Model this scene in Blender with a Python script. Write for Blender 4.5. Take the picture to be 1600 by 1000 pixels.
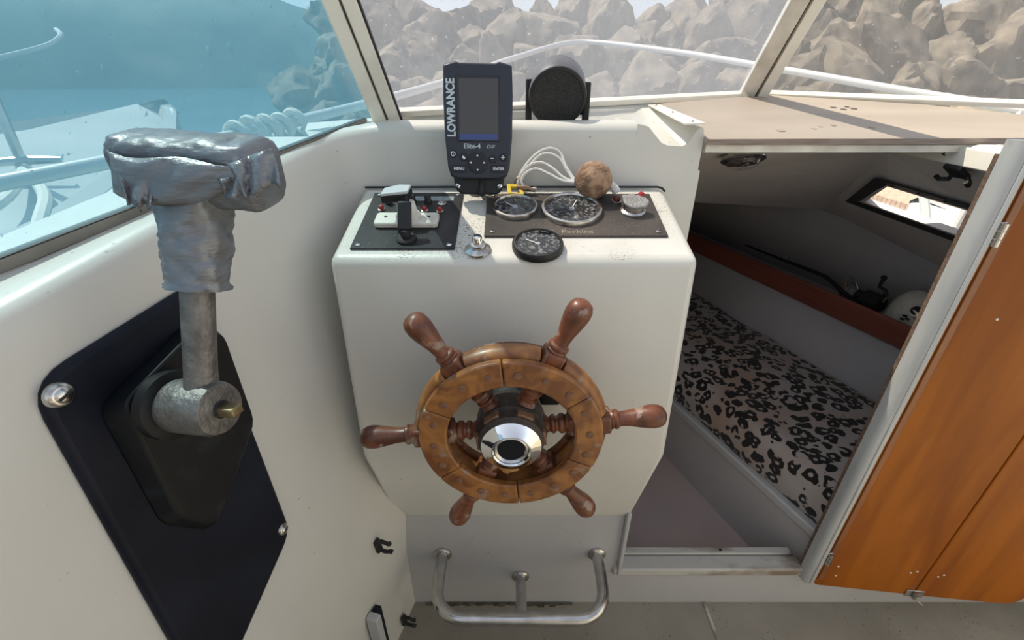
import bpy, bmesh, math, random
from mathutils import Vector, Matrix, noise
V = Vector
random.seed(7)
PI = math.pi
R = math.radians
for o in list(bpy.data.objects):
    bpy.data.objects.remove(o)
scene = bpy.context.scene
COL = scene.collection

# ------------------------------------------------------------------ camera, sky, sun, exposure
H = 1.03                       # eye height over the cockpit sole; modelling coordinates below are eye-relative
PITCH = R(28)
FPX = 700.0
cam_d = bpy.data.cameras.new('camera')
cam_d.sensor_width = 36.0
cam_d.lens = FPX / 1600.0 * 36.0
cam_d.clip_start = 0.02
cam_d.clip_end = 800
cam = bpy.data.objects.new('camera', cam_d)
COL.objects.link(cam)
cam.location = (0, 0, H)
cam.rotation_euler = (PI / 2 - PITCH, 0, 0)
scene.camera = cam

SUN = V((-0.43, 0.27, 0.86)).normalized()       # towards the sun
world = bpy.data.worlds.new('world')
scene.world = world
world.use_nodes = True
wt = world.node_tree
wt.nodes.clear()
wo = wt.nodes.new('ShaderNodeOutputWorld')
wb = wt.nodes.new('ShaderNodeBackground')
sky = wt.nodes.new('ShaderNodeTexSky')
sky.sky_type = 'NISHITA'
sky.sun_disc = False
sky.sun_elevation = math.asin(SUN.z)
sky.sun_rotation = math.atan2(SUN.x, SUN.y)
sky.air_density = 1.0
sky.dust_density = 1.5
sky.ozone_density = 1.0
hs = wt.nodes.new('ShaderNodeHueSaturation')
hs.inputs['Saturation'].default_value = 0.36
wt.links.new(sky.outputs[0], hs.inputs['Color'])
wt.links.new(hs.outputs[0], wb.inputs[0])
wb.inputs[1].default_value = 0.245
wt.links.new(wb.outputs[0], wo.inputs[0])

sd = bpy.data.lights.new('sun', 'SUN')
sd.energy = 11.0
sd.angle = R(0.55)
sd.color = (1.0, 0.89, 0.69)
so = bpy.data.objects.new('sun', sd)
COL.objects.link(so)
so.location = (-3, 3, 6)
so.rotation_euler = SUN.to_track_quat('Z', 'Y').to_euler()

vs = scene.view_settings
vs.view_transform = 'Standard'
vs.look = 'None'
vs.exposure = 0.0
vs.gamma = 1.0
vs.use_curve_mapping = False

# ------------------------------------------------------------------ helpers
CP, SP = math.cos(PITCH), math.sin(PITCH)
def ray(x, y):
    u = (x - 800) / FPX; v = (500 - y) / FPX
    return V((u, CP + v * SP, -SP + v * CP))
def hit(x, y, p0, n):
    d = ray(x, y)
    return d * (V(p0).dot(n) / d.dot(n))

def basis(axis, hint=(0, 0, 1)):
    a = V(axis).normalized()
    h = V(hint)
    if abs(a.dot(h.normalized())) > 0.98:
        h = V((0, 1, 0)) if abs(a.y) < 0.9 else V((1, 0, 0))
    x = h.cross(a).normalized()
    y = a.cross(x).normalized()
    return x, y, a            # x, y across; a along

class MB:
    def __init__(s):
        s.v = []; s.f = []
    def add(s, vs_, fs_):
        o = len(s.v)
        s.v += [V(p) for p in vs_]
        s.f += [tuple(i + o for i in f) for f in fs_]
        return s
    def box(s, c, size, ax=None):
        c = V(c)
        X, Y, Z = ax if ax else (V((1, 0, 0)), V((0, 1, 0)), V((0, 0, 1)))
        a, b, d = size[0] / 2, size[1] / 2, size[2] / 2
        vs_ = [c + X * (a * i) + Y * (b * j) + Z * (d * k) for k in (-1, 1) for j in (-1, 1) for i in (-1, 1)]
        return s.add(vs_, [(0, 2, 3, 1), (4, 5, 7, 6), (0, 1, 5, 4), (2, 6, 7, 3), (0, 4, 6, 2), (1, 3, 7, 5)])
    def prism(s, poly, ext):
        poly = [V(p) for p in poly]; ext = V(ext); n = len(poly)
        nn = V((0, 0, 0))
        for i in range(n):
            nn += poly[i].cross(poly[(i + 1) % n])
        if nn.dot(ext) < 0:
            poly.reverse()
        fs = [tuple(reversed(range(n))), tuple(range(n, 2 * n))]
        fs += [(i, (i + 1) % n, n + (i + 1) % n, n + i) for i in range(n)]
        return s.add(poly + [p + ext for p in poly], fs)
    def lathe(s, prof, o, axis, n=24, hint=(0, 0, 1), caps=True):
        x, y, a = basis(axis, hint); o = V(o)
        vs_ = []; fs = []
        for r, h in prof:
            for k in range(n):
                t = 2 * PI * k / n
                vs_.append(o + a * h + (x * math.cos(t) + y * math.sin(t)) * max(r, 1e-5))
        for j in range(len(prof) - 1):
            for k in range(n):
                k2 = (k + 1) % n
                fs.append((j * n + k, j * n + k2, (j + 1) * n + k2, (j + 1) * n + k))
        if caps:
            fs.append(tuple(reversed(range(n))))
            fs.append(tuple(range((len(prof) - 1) * n, len(prof) * n)))
        return s.add(vs_, fs)
    def tube(s, pts, r, n=10, closed=False):
        pts = [V(p) for p in pts]; m = len(pts)
        rr = r if isinstance(r, (list, tuple)) else [r] * m
        vs_ = []; fs = []
        prev = None
        for i in range(m):
            if closed:
                t = pts[(i + 1) % m] - pts[i - 1]
            else:
                t = pts[min(i + 1, m - 1)] - pts[max(i - 1, 0)]
            t.normalize()
            if prev is None:
                x, y, _ = basis(t)
            else:
                x = (prev - t * prev.dot(t)).normalized(); y = t.cross(x)
            prev = x
            for k in range(n):
                a = 2 * PI * k / n
                vs_.append(pts[i] + (x * math.cos(a) + y * math.sin(a)) * rr[i])
        for i in range(m if closed else m - 1):
            j = (i + 1) % m
            for k in range(n):
                k2 = (k + 1) % n
                fs.append((i * n + k, i * n + k2, j * n + k2, j * n + k))
        if not closed:
            fs.append(tuple(reversed(range(n)))); fs.append(tuple(range((m - 1) * n, m * n)))
        return s.add(vs_, fs)
    def loft(s, rings, caps=True):
        n = len(rings[0]); vs_ = [p for r_ in rings for p in r_]; fs = []
        for i in range(len(rings) - 1):
            for k in range(n):
                k2 = (k + 1) % n
                fs.append((i * n + k, i * n + k2, (i + 1) * n + k2, (i + 1) * n + k))
        if caps:
            fs.append(tuple(reversed(range(n)))); fs.append(tuple(range((len(rings) - 1) * n, len(rings) * n)))
        return s.add(vs_, fs)
    def grid(s, rows):
        n = len(rows[0]); vs_ = [p for r_ in rows for p in r_]
        fs = [(i * n + k, i * n + k + 1, (i + 1) * n + k + 1, (i + 1) * n + k) for i in range(len(rows) - 1) for k in range(n - 1)]
        return s.add(vs_, fs)
    def mesh(s, name, loc, smooth=35):
        me = bpy.data.meshes.new(name)
        me.from_pydata([p - loc for p in s.v], [], s.f)
        bm = bmesh.new(); bm.from_mesh(me)
        bmesh.ops.recalc_face_normals(bm, faces=bm.faces)
        bm.to_mesh(me); bm.free()
        if smooth:
            me.shade_smooth()
            me.set_sharp_from_angle(angle=R(smooth))
        return me
    def build(s, name, mat, parent=None, bevel=0, seg=2, smooth=35, solid=0, sub=0):
        if parent is not None:
            loc = V(parent['_o'])
        else:
            xs = [p.x for p in s.v]; ys = [p.y for p in s.v]; zs = [p.z for p in s.v]
            loc = V(((min(xs) + max(xs)) / 2, (min(ys) + max(ys)) / 2, min(zs)))
        me = s.mesh(name, loc, smooth)
        me.materials.append(mat)
        o = bpy.data.objects.new(name, me)
        COL.objects.link(o)
        if parent is not None:
            o.parent = parent
        else:
            o.location = loc + V((0, 0, H))
        o['_o'] = tuple(loc)
        if solid:
            m = o.modifiers.new('thick', 'SOLIDIFY'); m.thickness = solid; m.offset = 0
        if bevel:
            m = o.modifiers.new('bevel', 'BEVEL'); m.width = bevel; m.segments = seg; m.limit_method = 'ANGLE'; m.angle_limit = R(30)
            m.harden_normals = False
        if sub:
            m = o.modifiers.new('sub', 'SUBSURF'); m.levels = sub; m.render_levels = sub
        return o

def tag(o, label, cat, group=None, kind=None):
    o['label'] = label; o['category'] = cat
    if group: o['group'] = group
    if kind: o['kind'] = kind
    return o
def struct(o, label=None):
    o['kind'] = 'structure'
    if label: o['label'] = label
    return o
def thing(name, label, cat, loc, group=None):
    e = bpy.data.objects.new(name, None)
    COL.objects.link(e)
    e.empty_display_size = 0.02
    e.location = V(loc) + V((0, 0, H)); e['_o'] = tuple(loc)
    return tag(e, label, cat, group)
def text(body, size, o, X, Y, mat, parent, name, bold=0.0, ext=0.0003, shear=0.0, align='CENTER', xs=1.0):
    cu = bpy.data.curves.new('t', 'FONT')
    cu.body = body; cu.size = size; cu.extrude = ext; cu.offset = bold; cu.shear = shear
    cu.align_x = align; cu.align_y = 'CENTER'
    to = bpy.data.objects.new('t', cu); COL.objects.link(to)
    dg = bpy.context.evaluated_depsgraph_get()
    me = bpy.data.meshes.new_from_object(to.evaluated_get(dg))
    bpy.data.objects.remove(to); bpy.data.curves.remove(cu)
    X = V(X).normalized(); Y = V(Y).normalized(); Z = X.cross(Y)
    base = V(parent['_o'])
    for v in me.vertices:
        c = v.co.copy()
        v.co = V(o) + X * (c.x * xs) + Y * c.y + Z * c.z - base
    me.materials.clear(); me.materials.append(mat); me.name = name
    ob = bpy.data.objects.new(name, me); COL.objects.link(ob); ob.parent = parent
    ob['_o'] = tuple(base)
    return ob
def screw(p, n, r, parent, mat, name='screw', ang=0.6, slot=True):
    m = MB(); n = V(n).normalized()
    m.lathe([(r, 0), (r, r * .25), (r * .8, r * .5), (r * .45, r * .62), (0.0001, r * .66)], p, n, 14)
    o = m.build(name, mat, parent)
    if slot:
        x, y, _ = basis(n); a = x * math.cos(ang) + y * math.sin(ang); b = n.cross(a)
        MB().box(V(p) + n * (r * .6), (r * 1.55, r * .3, r * .22), (a, b, n)).build(name + '_slot', M['black'], o if parent is None else o)
    return o

# ------------------------------------------------------------------ materials
M = {}
def mat(name, col, rough=.5, metal=0.0, col2=None, scale=8.0, amt=1.0, bump=0.0, bscale=60.0, spec=.5, detail=6, lo=.35, hi=.7, coat=0.0, stretch=None,
        speck=None, speck_scale=400.0, speck_lo=.66, rough2=None, emis=None):
    m = bpy.data.materials.new(name); m.use_nodes = True
    nt = m.node_tree; N = nt.nodes; L = nt.links
    b = N['Principled BSDF']
    b.inputs['Base Color'].default_value = (*col, 1)
    b.inputs['Roughness'].default_value = rough
    b.inputs['Metallic'].default_value = metal
    b.inputs['Specular IOR Level'].default_value = spec
    b.inputs['Coat Weight'].default_value = coat
    tc = N.new('ShaderNodeTexCoord')
    vec = tc.outputs['Object']
    if stretch:
        mp = N.new('ShaderNodeMapping'); mp.inputs['Scale'].default_value = stretch
        if len(stretch) == 3: pass
        L.new(vec, mp.inputs['Vector']); vec = mp.outputs[0]
    cur = None
    if col2:
        nz = N.new('ShaderNodeTexNoise'); nz.inputs['Scale'].default_value = scale; nz.inputs['Detail'].default_value = detail
        L.new(vec, nz.inputs['Vector'])
        mr = N.new('ShaderNodeMapRange'); mr.inputs[1].default_value = lo; mr.inputs[2].default_value = hi; mr.inputs[4].default_value = amt
        L.new(nz.outputs['Fac'], mr.inputs[0])
        mx = N.new('ShaderNodeMix'); mx.data_type = 'RGBA'
        mx.inputs['A'].default_value = (*col, 1); mx.inputs['B'].default_value = (*col2, 1)
        L.new(mr.outputs[0], mx.inputs['Factor'])
        cur = mx.outputs['Result']
        if rough2 is not None:
            rr = N.new('ShaderNodeMapRange'); rr.inputs[3].default_value = rough; rr.inputs[4].default_value = rough2
            L.new(mr.outputs[0], rr.inputs[0]); L.new(rr.outputs[0], b.inputs['Roughness'])
    if speck:
        n2 = N.new('ShaderNodeTexNoise'); n2.inputs['Scale'].default_value = speck_scale; n2.inputs['Detail'].default_value = 3
        L.new(tc.outputs['Object'], n2.inputs['Vector'])
        n3 = N.new('ShaderNodeTexNoise'); n3.inputs['Scale'].default_value = 9.0
        L.new(tc.outputs['Object'], n3.inputs['Vector'])
        r2 = N.new('ShaderNodeMapRange'); r2.inputs[1].default_value = speck_lo; r2.inputs[2].default_value = speck_lo + .05
        L.new(n2.outputs['Fac'], r2.inputs[0])
        r3 = N.new('ShaderNodeMapRange'); r3.inputs[1].default_value = .42; r3.inputs[2].default_value = .62
        L.new(n3.outputs['Fac'], r3.inputs[0])
        mu = N.new('ShaderNodeMath'); mu.operation = 'MULTIPLY'
        L.new(r2.outputs[0], mu.inputs[0]); L.new(r3.outputs[0], mu.inputs[1])
        m2 = N.new('ShaderNodeMix'); m2.data_type = 'RGBA'
        if cur: L.new(cur, m2.inputs['A'])
        else: m2.inputs['A'].default_value = (*col, 1)
        m2.inputs['B'].default_value = (*speck, 1)
        L.new(mu.outputs[0], m2.inputs['Factor'])
        cur = m2.outputs['Result']
    if cur: L.new(cur, b.inputs['Base Color'])
    if bump:
        nb = N.new('ShaderNodeTexNoise'); nb.inputs['Scale'].default_value = bscale; nb.inputs['Detail'].default_value = 5
        L.new(vec, nb.inputs['Vector'])
        bp = N.new('ShaderNodeBump'); bp.inputs['Strength'].default_value = bump; bp.inputs['Distance'].default_value = .004
        L.new(nb.outputs['Fac'], bp.inputs['Height']); L.new(bp.outputs[0], b.inputs['Normal'])
    M[name] = m
    return m

mat('gelcoat', (.665, .655, .605), .38, col2=(.60, .59, .54), scale=5, amt=.8, bump=.03, bscale=300, speck=(.25, .22, .17), speck_scale=160, speck_lo=.72)
mat('gelcoat_dash', (.665, .65, .595), .42, col2=(.58, .56, .50), scale=9, speck=(.12, .10, .075), speck_scale=420, speck_lo=.57, bump=.04, bscale=300)
mat('gelcoat_low', (.50, .495, .495), .45, col2=(.42, .415, .415), scale=4, speck=(.22, .19, .15), speck_scale=120, speck_lo=.70)  # gelcoat with the shade low in the cockpit put into its colour
mat('sole', (.30, .27, .22), .6, col2=(.21, .19, .15), scale=5, speck=(.14, .12, .08), speck_scale=160, speck_lo=.64, bump=.15, bscale=250)  # base tone lowered to carry the shade on the floor; specks are dirt
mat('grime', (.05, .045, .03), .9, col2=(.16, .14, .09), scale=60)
mat('sill', (.52, .50, .46), .6, col2=(.22, .17, .13), scale=22, lo=.5, hi=.68, stretch=(.4, 1, 1), bump=.1)
mat('alu', (.70, .68, .62), .45, .25, col2=(.48, .45, .39), scale=20, bump=.03)
mat('alu_dark', (.27, .25, .22), .55, .25, col2=(.15, .14, .12), scale=18)
mat('frame_cream', (.84, .81, .73), .5, col2=(.70, .66, .58), scale=14, lo=.5, hi=.75)
mat('rubber', (.02, .02, .022), .6)
mat('post', (.50, .51, .50), .42, col2=(.36, .37, .37), scale=6, stretch=(3, 3, .6))
mat('plyedge', (.20, .13, .085), .8, col2=(.09, .055, .04), scale=180, bump=.3, bscale=400)
mat('shelf', (.44, .375, .31), .62, col2=(.37, .31, .255), scale=4, stretch=(.5, 3, 1), bump=.04, bscale=120)
mat('shelf_edge', (.22, .17, .14), .8, col2=(.36, .30, .26), scale=90, stretch=(.2, 1, 3), bump=.2)
mat('mark', (.13, .10, .085), .7)
mat('mark_faint', (.40, .32, .26), .7)
mat('lever_plate', (.005, .0065, .013), .5, col2=(.011, .014, .024), scale=12, bump=.08, bscale=90, spec=.2)
mat('lever_box', (.005, .006, .008), .45, col2=(.02, .026, .03), scale=30, lo=.55, hi=.8, bump=.08, spec=.3)
mat('cast', (.22, .215, .205), .5, .75, col2=(.12, .115, .11), scale=60, bump=.35, bscale=220)
mat('brass', (.33, .27, .15), .45, .8, col2=(.16, .12, .06), scale=90)
mat('tape', (.20, .215, .235), .30, .4, col2=(.135, .145, .16), scale=26, bump=.8, bscale=55, rough2=.48, stretch=(.55, .55, 1.6))
mat('tape_edge', (.17, .165, .16), .7, col2=(.27, .26, .25), scale=120, bump=.3)
mat('stainless', (.60, .60, .60), .22, 1.0, col2=(.45, .44, .43), scale=40)
mat('chrome', (.86, .86, .87), .07, 1.0)
mat('chrome_worn', (.62, .60, .57), .25, 1.0, col2=(.28, .25, .22), scale=80, lo=.5, hi=.7)
mat('black', (.008, .008, .009), .5)
mat('black_gloss', (.008, .009, .012), .12)
mat('upholstery', (.30, .27, .23), .6, bump=.1, bscale=200)
mat('badge', (.012, .012, .016), .6, spec=.15)
mat('black_rough', (.014, .014, .015), .65, bump=.2, bscale=300)
mat('panel_black', (.012, .013, .016), .45, col2=(.03, .03, .03), scale=25, speck=(.16, .15, .12), speck_scale=500, speck_lo=.66, spec=.28)
mat('panel_brown', (.035, .031, .03), .55, spec=.3, col2=(.10, .082, .07), scale=7, speck=(.22, .18, .14), speck_scale=450, speck_lo=.62)
mat('print_tan', (.30, .25, .20), .6)
mat('navy', (.016, .021, .036), .42, bump=.02, bscale=400)
mat('navy_key', (.007, .009, .017), .5)
mat('screen', (.055, .052, .052), .25, spec=.5)
mat('screen_bar', (.03, .06, .22), .3)
mat('letter', (.55, .62, .66), .5)
mat('letter_white', (.75, .76, .78), .5)
mat('speaker_shell', (.15, .15, .165), .42, .2, col2=(.10, .10, .11), scale=30)
mat('speaker_grill', (.012, .012, .013), .75, col2=(.05, .05, .05), scale=500, bump=.6, bscale=900)
mat('cork', (.42, .27, .17), .9, col2=(.19, .11, .07), scale=75, lo=.4, hi=.62, bump=.6, bscale=220)
mat('cord', (.72, .71, .68), .85, bump=.6, bscale=700)
mat('yellow', (.62, .46, .03), .45)
mat('bronze', (.22, .15, .11), .45, .7)
mat('white_plastic', (.72, .70, .63), .45, col2=(.50, .47, .40), scale=40, lo=.5, hi=.75)
mat('grey_plastic', (.55, .57, .58), .4)
mat('red', (.35, .02, .02), .35)
mat('red_dark', (.10, .015, .015), .4)
mat('label', (.30, .36, .37), .4, col2=(.18, .23, .25), scale=120, stretch=(1, 1, 1))
mat('gauge_face', (.016, .017, .02), .4, col2=(.30, .29, .27), scale=260, lo=.58, hi=.68)
mat('gauge_face_clean', (.015, .017, .022), .35)
mat('gauge_print', (.35, .38, .42), .5)
mat('corroded', (.36, .35, .34), .6, .5, col2=(.22, .20, .19), scale=120, bump=.5, bscale=300)
mat('hub_wood', (.030, .020, .016), .5, col2=(.055, .04, .03), scale=30, stretch=(4, 1, 4))
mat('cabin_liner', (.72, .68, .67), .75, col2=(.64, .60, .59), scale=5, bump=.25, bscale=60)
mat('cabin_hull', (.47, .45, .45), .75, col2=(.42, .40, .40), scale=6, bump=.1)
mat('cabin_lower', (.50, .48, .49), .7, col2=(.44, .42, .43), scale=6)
mat('cabin_sole', (.60, .49, .45), .7, col2=(.54, .44, .405), scale=6)
mat('berth_front', (.56, .535, .525), .65, col2=(.51, .485, .475), scale=5)
mat('berth_trim', (.55, .545, .54), .5)
mat('win_frame', (.045, .042, .045), .5)
mat('fiddle', (.26, .075, .05), .45, col2=(.18, .05, .035), scale=8, stretch=(.6, .6, 8))
mat('water', (.02, .09, .14), .15, col2=(.03, .12, .17), scale=.3, bump=.6, bscale=1.6)
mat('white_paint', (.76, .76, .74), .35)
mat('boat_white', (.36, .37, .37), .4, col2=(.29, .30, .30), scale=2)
mat('rope_white', (.68, .67, .62), .85, bump=.5, bscale=300)
mat('rail_white', (.60, .60, .60), .3, .2)
mat('rock', (.21, .175, .135), .9, col2=(.065, .056, .047), scale=2.2, bump=1.0, bscale=5, lo=.38, hi=.62)
mat('shore', (.075, .12, .13), .95, col2=(.045, .085, .10), scale=.05)
mat('rock_base', (.20, .17, .14), .95, col2=(.13, .11, .09), scale=2)

def wood(name, c1, c2, scale, axis_stretch, rough=.4, worn=None, coat=.15):
    m = bpy.data.materials.new(name); m.use_nodes = True
    N = m.node_tree.nodes; L = m.node_tree.links; b = N['Principled BSDF']
    tc = N.new('ShaderNodeTexCoord'); mp = N.new('ShaderNodeMapping'); mp.inputs['Scale'].default_value = axis_stretch
    L.new(tc.outputs['Object'], mp.inputs[0])
    nz = N.new('ShaderNodeTexNoise'); nz.inputs['Scale'].default_value = scale; nz.inputs['Detail'].default_value = 8; nz.inputs['Distortion'].default_value = .6
    L.new(mp.outputs[0], nz.inputs['Vector'])
    cr = N.new('ShaderNodeValToRGB')
    cr.color_ramp.elements[0].position = .38; cr.color_ramp.elements[0].color = (*c2, 1)
    cr.color_ramp.elements[1].position = .62; cr.color_ramp.elements[1].color = (*c1, 1)
    L.new(nz.outputs['Fac'], cr.inputs[0])
    out = cr.outputs[0]
    if worn:
        n2 = N.new('ShaderNodeTexNoise'); n2.inputs['Scale'].default_value = worn[1]; n2.inputs['Detail'].default_value = 6
        L.new(tc.outputs['Object'], n2.inputs['Vector'])
        r2 = N.new('ShaderNodeMapRange'); r2.inputs[1].default_value = worn[2]; r2.inputs[2].default_value = worn[2] + .06; r2.inputs[4].default_value = .8
        L.new(n2.outputs['Fac'], r2.inputs[0])
        mx = N.new('ShaderNodeMix'); mx.data_type = 'RGBA'
        L.new(out, mx.inputs['A']); mx.inputs['B'].default_value = (*worn[0], 1); L.new(r2.outputs[0], mx.inputs['Factor'])
        out = mx.outputs['Result']
    L.new(out, b.inputs['Base Color'])
    b.inputs['Roughness'].default_value = rough; b.inputs['Specular IOR Level'].default_value = .5 if coat else .22; b.inputs['Coat Weight'].default_value = coat; b.inputs['Coat Roughness'].default_value = .25
    bp = N.new('ShaderNodeBump'); bp.inputs['Strength'].default_value = .15; bp.inputs['Distance'].default_value = .002
    L.new(nz.outputs['Fac'], bp.inputs['Height']); L.new(bp.outputs[0], b.inputs['Normal'])
    M[name] = m
wood('wheel_wood', (.36, .15, .040), (.17, .060, .017), 34, (1, 1, 1), .42, ((.28, .22, .17), 38, .60))
wood('wheel_wood_dark', (.19, .060, .024), (.085, .026, .012), 34, (1, 1, 1), .42, ((.30, .22, .17), 55, .60))
wood('dowel', (.23, .115, .06), (.15, .07, .04), 90, (1, 1, 1), .6)
wood('door_wood', (.34, .098, .004), (.23, .060, .003), 4, (5, 5, .6), .42, ((.11, .04, .01), 5, .66), .0)
wood('door_lip', (.27, .09, .022), (.19, .06, .016), 8, (6, 6, .5), .34)

def leopard():
    m = bpy.data.materials.new('leopard'); m.use_nodes = True
    N = m.node_tree.nodes; L = m.node_tree.links; b = N['Principled BSDF']
    tc = N.new('ShaderNodeTexCoord')
    nd = N.new('ShaderNodeTexNoise'); nd.inputs['Scale'].default_value = 26; nd.inputs['Detail'].default_value = 2
    L.new(tc.outputs['Object'], nd.inputs['Vector'])
    av = N.new('ShaderNodeVectorMath'); av.operation = 'MULTIPLY_ADD'
    av.inputs[1].default_value = (.035, .035, .035); L.new(nd.outputs['Color'], av.inputs[0]); L.new(tc.outputs['Object'], av.inputs[2])
    vo = N.new('ShaderNodeTexVoronoi'); vo.inputs['Scale'].default_value = 36; vo.inputs['Randomness'].default_value = .85
    L.new(av.outputs[0], vo.inputs['Vector'])
    ring = N.new('ShaderNodeValToRGB'); e = ring.color_ramp.elements
    e[0].position = 0.0; e[0].color = (0, 0, 0, 1)
    e[1].position = .17; e[1].color = (0, 0, 0, 1)
    for p, c in ((.21, 1), (.50, 1), (.54, 0)):
        k = ring.color_ramp.elements.new(p); k.color = (c, c, c, 1)
    L.new(vo.outputs['Distance'], ring.inputs[0])
    n2 = N.new('ShaderNodeTexNoise'); n2.inputs['Scale'].default_value = 40; n2.inputs['Detail'].default_value = 1
    L.new(tc.outputs['Object'], n2.inputs['Vector'])
    r2 = N.new('ShaderNodeMapRange'); r2.inputs[1].default_value = .33; r2.inputs[2].default_value = .37
    L.new(n2.outputs['Fac'], r2.inputs[0])
    mu = N.new('ShaderNodeMath'); mu.operation = 'MULTIPLY'; L.new(ring.outputs[0], mu.inputs[0]); L.new(r2.outputs[0], mu.inputs[1])
    n3 = N.new('ShaderNodeTexNoise'); n3.inputs['Scale'].default_value = 7
    L.new(tc.outputs['Object'], n3.inputs['Vector'])
    bg = N.new('ShaderNodeMix'); bg.data_type = 'RGBA'; bg.inputs['A'].default_value = (.46, .41, .385, 1); bg.inputs['B'].default_value = (.42, .31, .245, 1)
    r3 = N.new('ShaderNodeMapRange'); r3.inputs[1].default_value = .45; r3.inputs[2].default_value = .7
    L.new(n3.outputs['Fac'], r3.inputs[0]); L.new(r3.outputs[0], bg.inputs['Factor'])
    mx = N.new('ShaderNodeMix'); mx.data_type = 'RGBA'
    L.new(bg.outputs['Result'], mx.inputs['A']); mx.inputs['B'].default_value = (.012, .009, .009, 1); L.new(mu.outputs[0], mx.inputs['Factor'])
    L.new(mx.outputs['Result'], b.inputs['Base Color'])
    b.inputs['Roughness'].default_value = .9
    b.inputs['Sheen Weight'].default_value = .2
    M['leopard'] = m
leopard()

def paving():
    m = bpy.data.materials.new('paving'); m.use_nodes = True
    N = m.node_tree.nodes; L = m.node_tree.links; b = N['Principled BSDF']
    tc = N.new('ShaderNodeTexCoord'); br = N.new('ShaderNodeTexBrick')
    br.inputs['Color1'].default_value = (.60, .42, .33, 1); br.inputs['Color2'].default_value = (.52, .36, .28, 1); br.inputs['Mortar'].default_value = (.34, .24, .19, 1)
    br.inputs['Scale'].default_value = 4.5; br.inputs['Mortar Size'].default_value = .03
    L.new(tc.outputs['Object'], br.inputs['Vector']); L.new(br.outputs[0], b.inputs['Base Color']); b.inputs['Roughness'].default_value = .9
    M['paving'] = m
paving()

def pane_mat(name, tint, dust, fac_lo, fac_hi, scale=3.0):
    """weathered acrylic: clear sheet under a film of salt, scratches and specks"""
    m = bpy.data.materials.new(name); m.use_nodes = True
    N = m.node_tree.nodes; L = m.node_tree.links
    N.remove(N['Principled BSDF']); out = N['Material Output']
    tr = N.new('ShaderNodeBsdfTransparent'); tr.inputs[0].default_value = (*tint, 1)
    df = N.new('ShaderNodeBsdfDiffuse'); df.inputs[0].default_value = (*dust, 1)
    tl = N.new('ShaderNodeBsdfTranslucent'); tl.inputs[0].default_value = (*dust, 1)
    dm = N.new('ShaderNodeMixShader'); dm.inputs[0].default_value = .6; L.new(df.outputs[0], dm.inputs[1]); L.new(tl.outputs[0], dm.inputs[2])
    tc = N.new('ShaderNodeTexCoord')
    nz = N.new('ShaderNodeTexNoise'); nz.inputs['Scale'].default_value = scale; nz.inputs['Detail'].default_value = 7; nz.inputs['Roughness'].default_value = .62
    L.new(tc.outputs['Object'], nz.inputs['Vector'])
    mr = N.new('ShaderNodeMapRange'); mr.inputs[1].default_value = .3; mr.inputs[2].default_value = .7; mr.inputs[3].default_value = fac_lo; mr.inputs[4].default_value = fac_hi
    L.new(nz.outputs['Fac'], mr.inputs[0])
    sp = N.new('ShaderNodeTexNoise'); sp.inputs['Scale'].default_value = 130; sp.inputs['Detail'].default_value = 2
    L.new(tc.outputs['Object'], sp.inputs['Vector'])
    sr = N.new('ShaderNodeMapRange'); sr.inputs[1].default_value = .70; sr.inputs[2].default_value = .74; sr.inputs[4].default_value = .45
    L.new(sp.outputs['Fac'], sr.inputs[0])
    ad = N.new('ShaderNodeMath'); ad.operation = 'ADD'; ad.use_clamp = True
    L.new(mr.outputs[0], ad.inputs[0]); L.new(sr.outputs[0], ad.inputs[1])
    mx = N.new('ShaderNodeMixShader'); L.new(ad.outputs[0], mx.inputs[0]); L.new(tr.outputs[0], mx.inputs[1]); L.new(dm.outputs[0], mx.inputs[2])
    gl = N.new('ShaderNodeBsdfGlossy'); gl.inputs['Roughness'].default_value = .08
    lw = N.new('ShaderNodeLayerWeight'); lw.inputs[0].default_value = .5
    pw = N.new('ShaderNodeMath'); pw.operation = 'POWER'; pw.inputs[1].default_value = 4.0; L.new(lw.outputs['Facing'], pw.inputs[0])
    fr = N.new('ShaderNodeMath'); fr.operation = 'MULTIPLY_ADD'; fr.inputs[1].default_value = .4; fr.inputs[2].default_value = .02; L.new(pw.outputs[0], fr.inputs[0])
    m2 = N.new('ShaderNodeMixShader'); L.new(fr.outputs[0], m2.inputs[0]); L.new(mx.outputs[0], m2.inputs[1]); L.new(gl.outputs[0], m2.inputs[2])
    L.new(m2.outputs[0], out.inputs[0])
    M[name] = m
pane_mat('pane_port', (.80, .93, 1.0), (.11, .245, .325), .33, .45)
pane_mat('pane_front', (.86, .87, .90), (.345, .37, .42), .24, .36, 4)
pane_mat('pane_starboard', (.86, .87, .89), (.36, .37, .39), .13, .21, 4)
pane_mat('pane_cabin', (.95, .96, .97), (.7, .7, .7), .01, .03)
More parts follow.
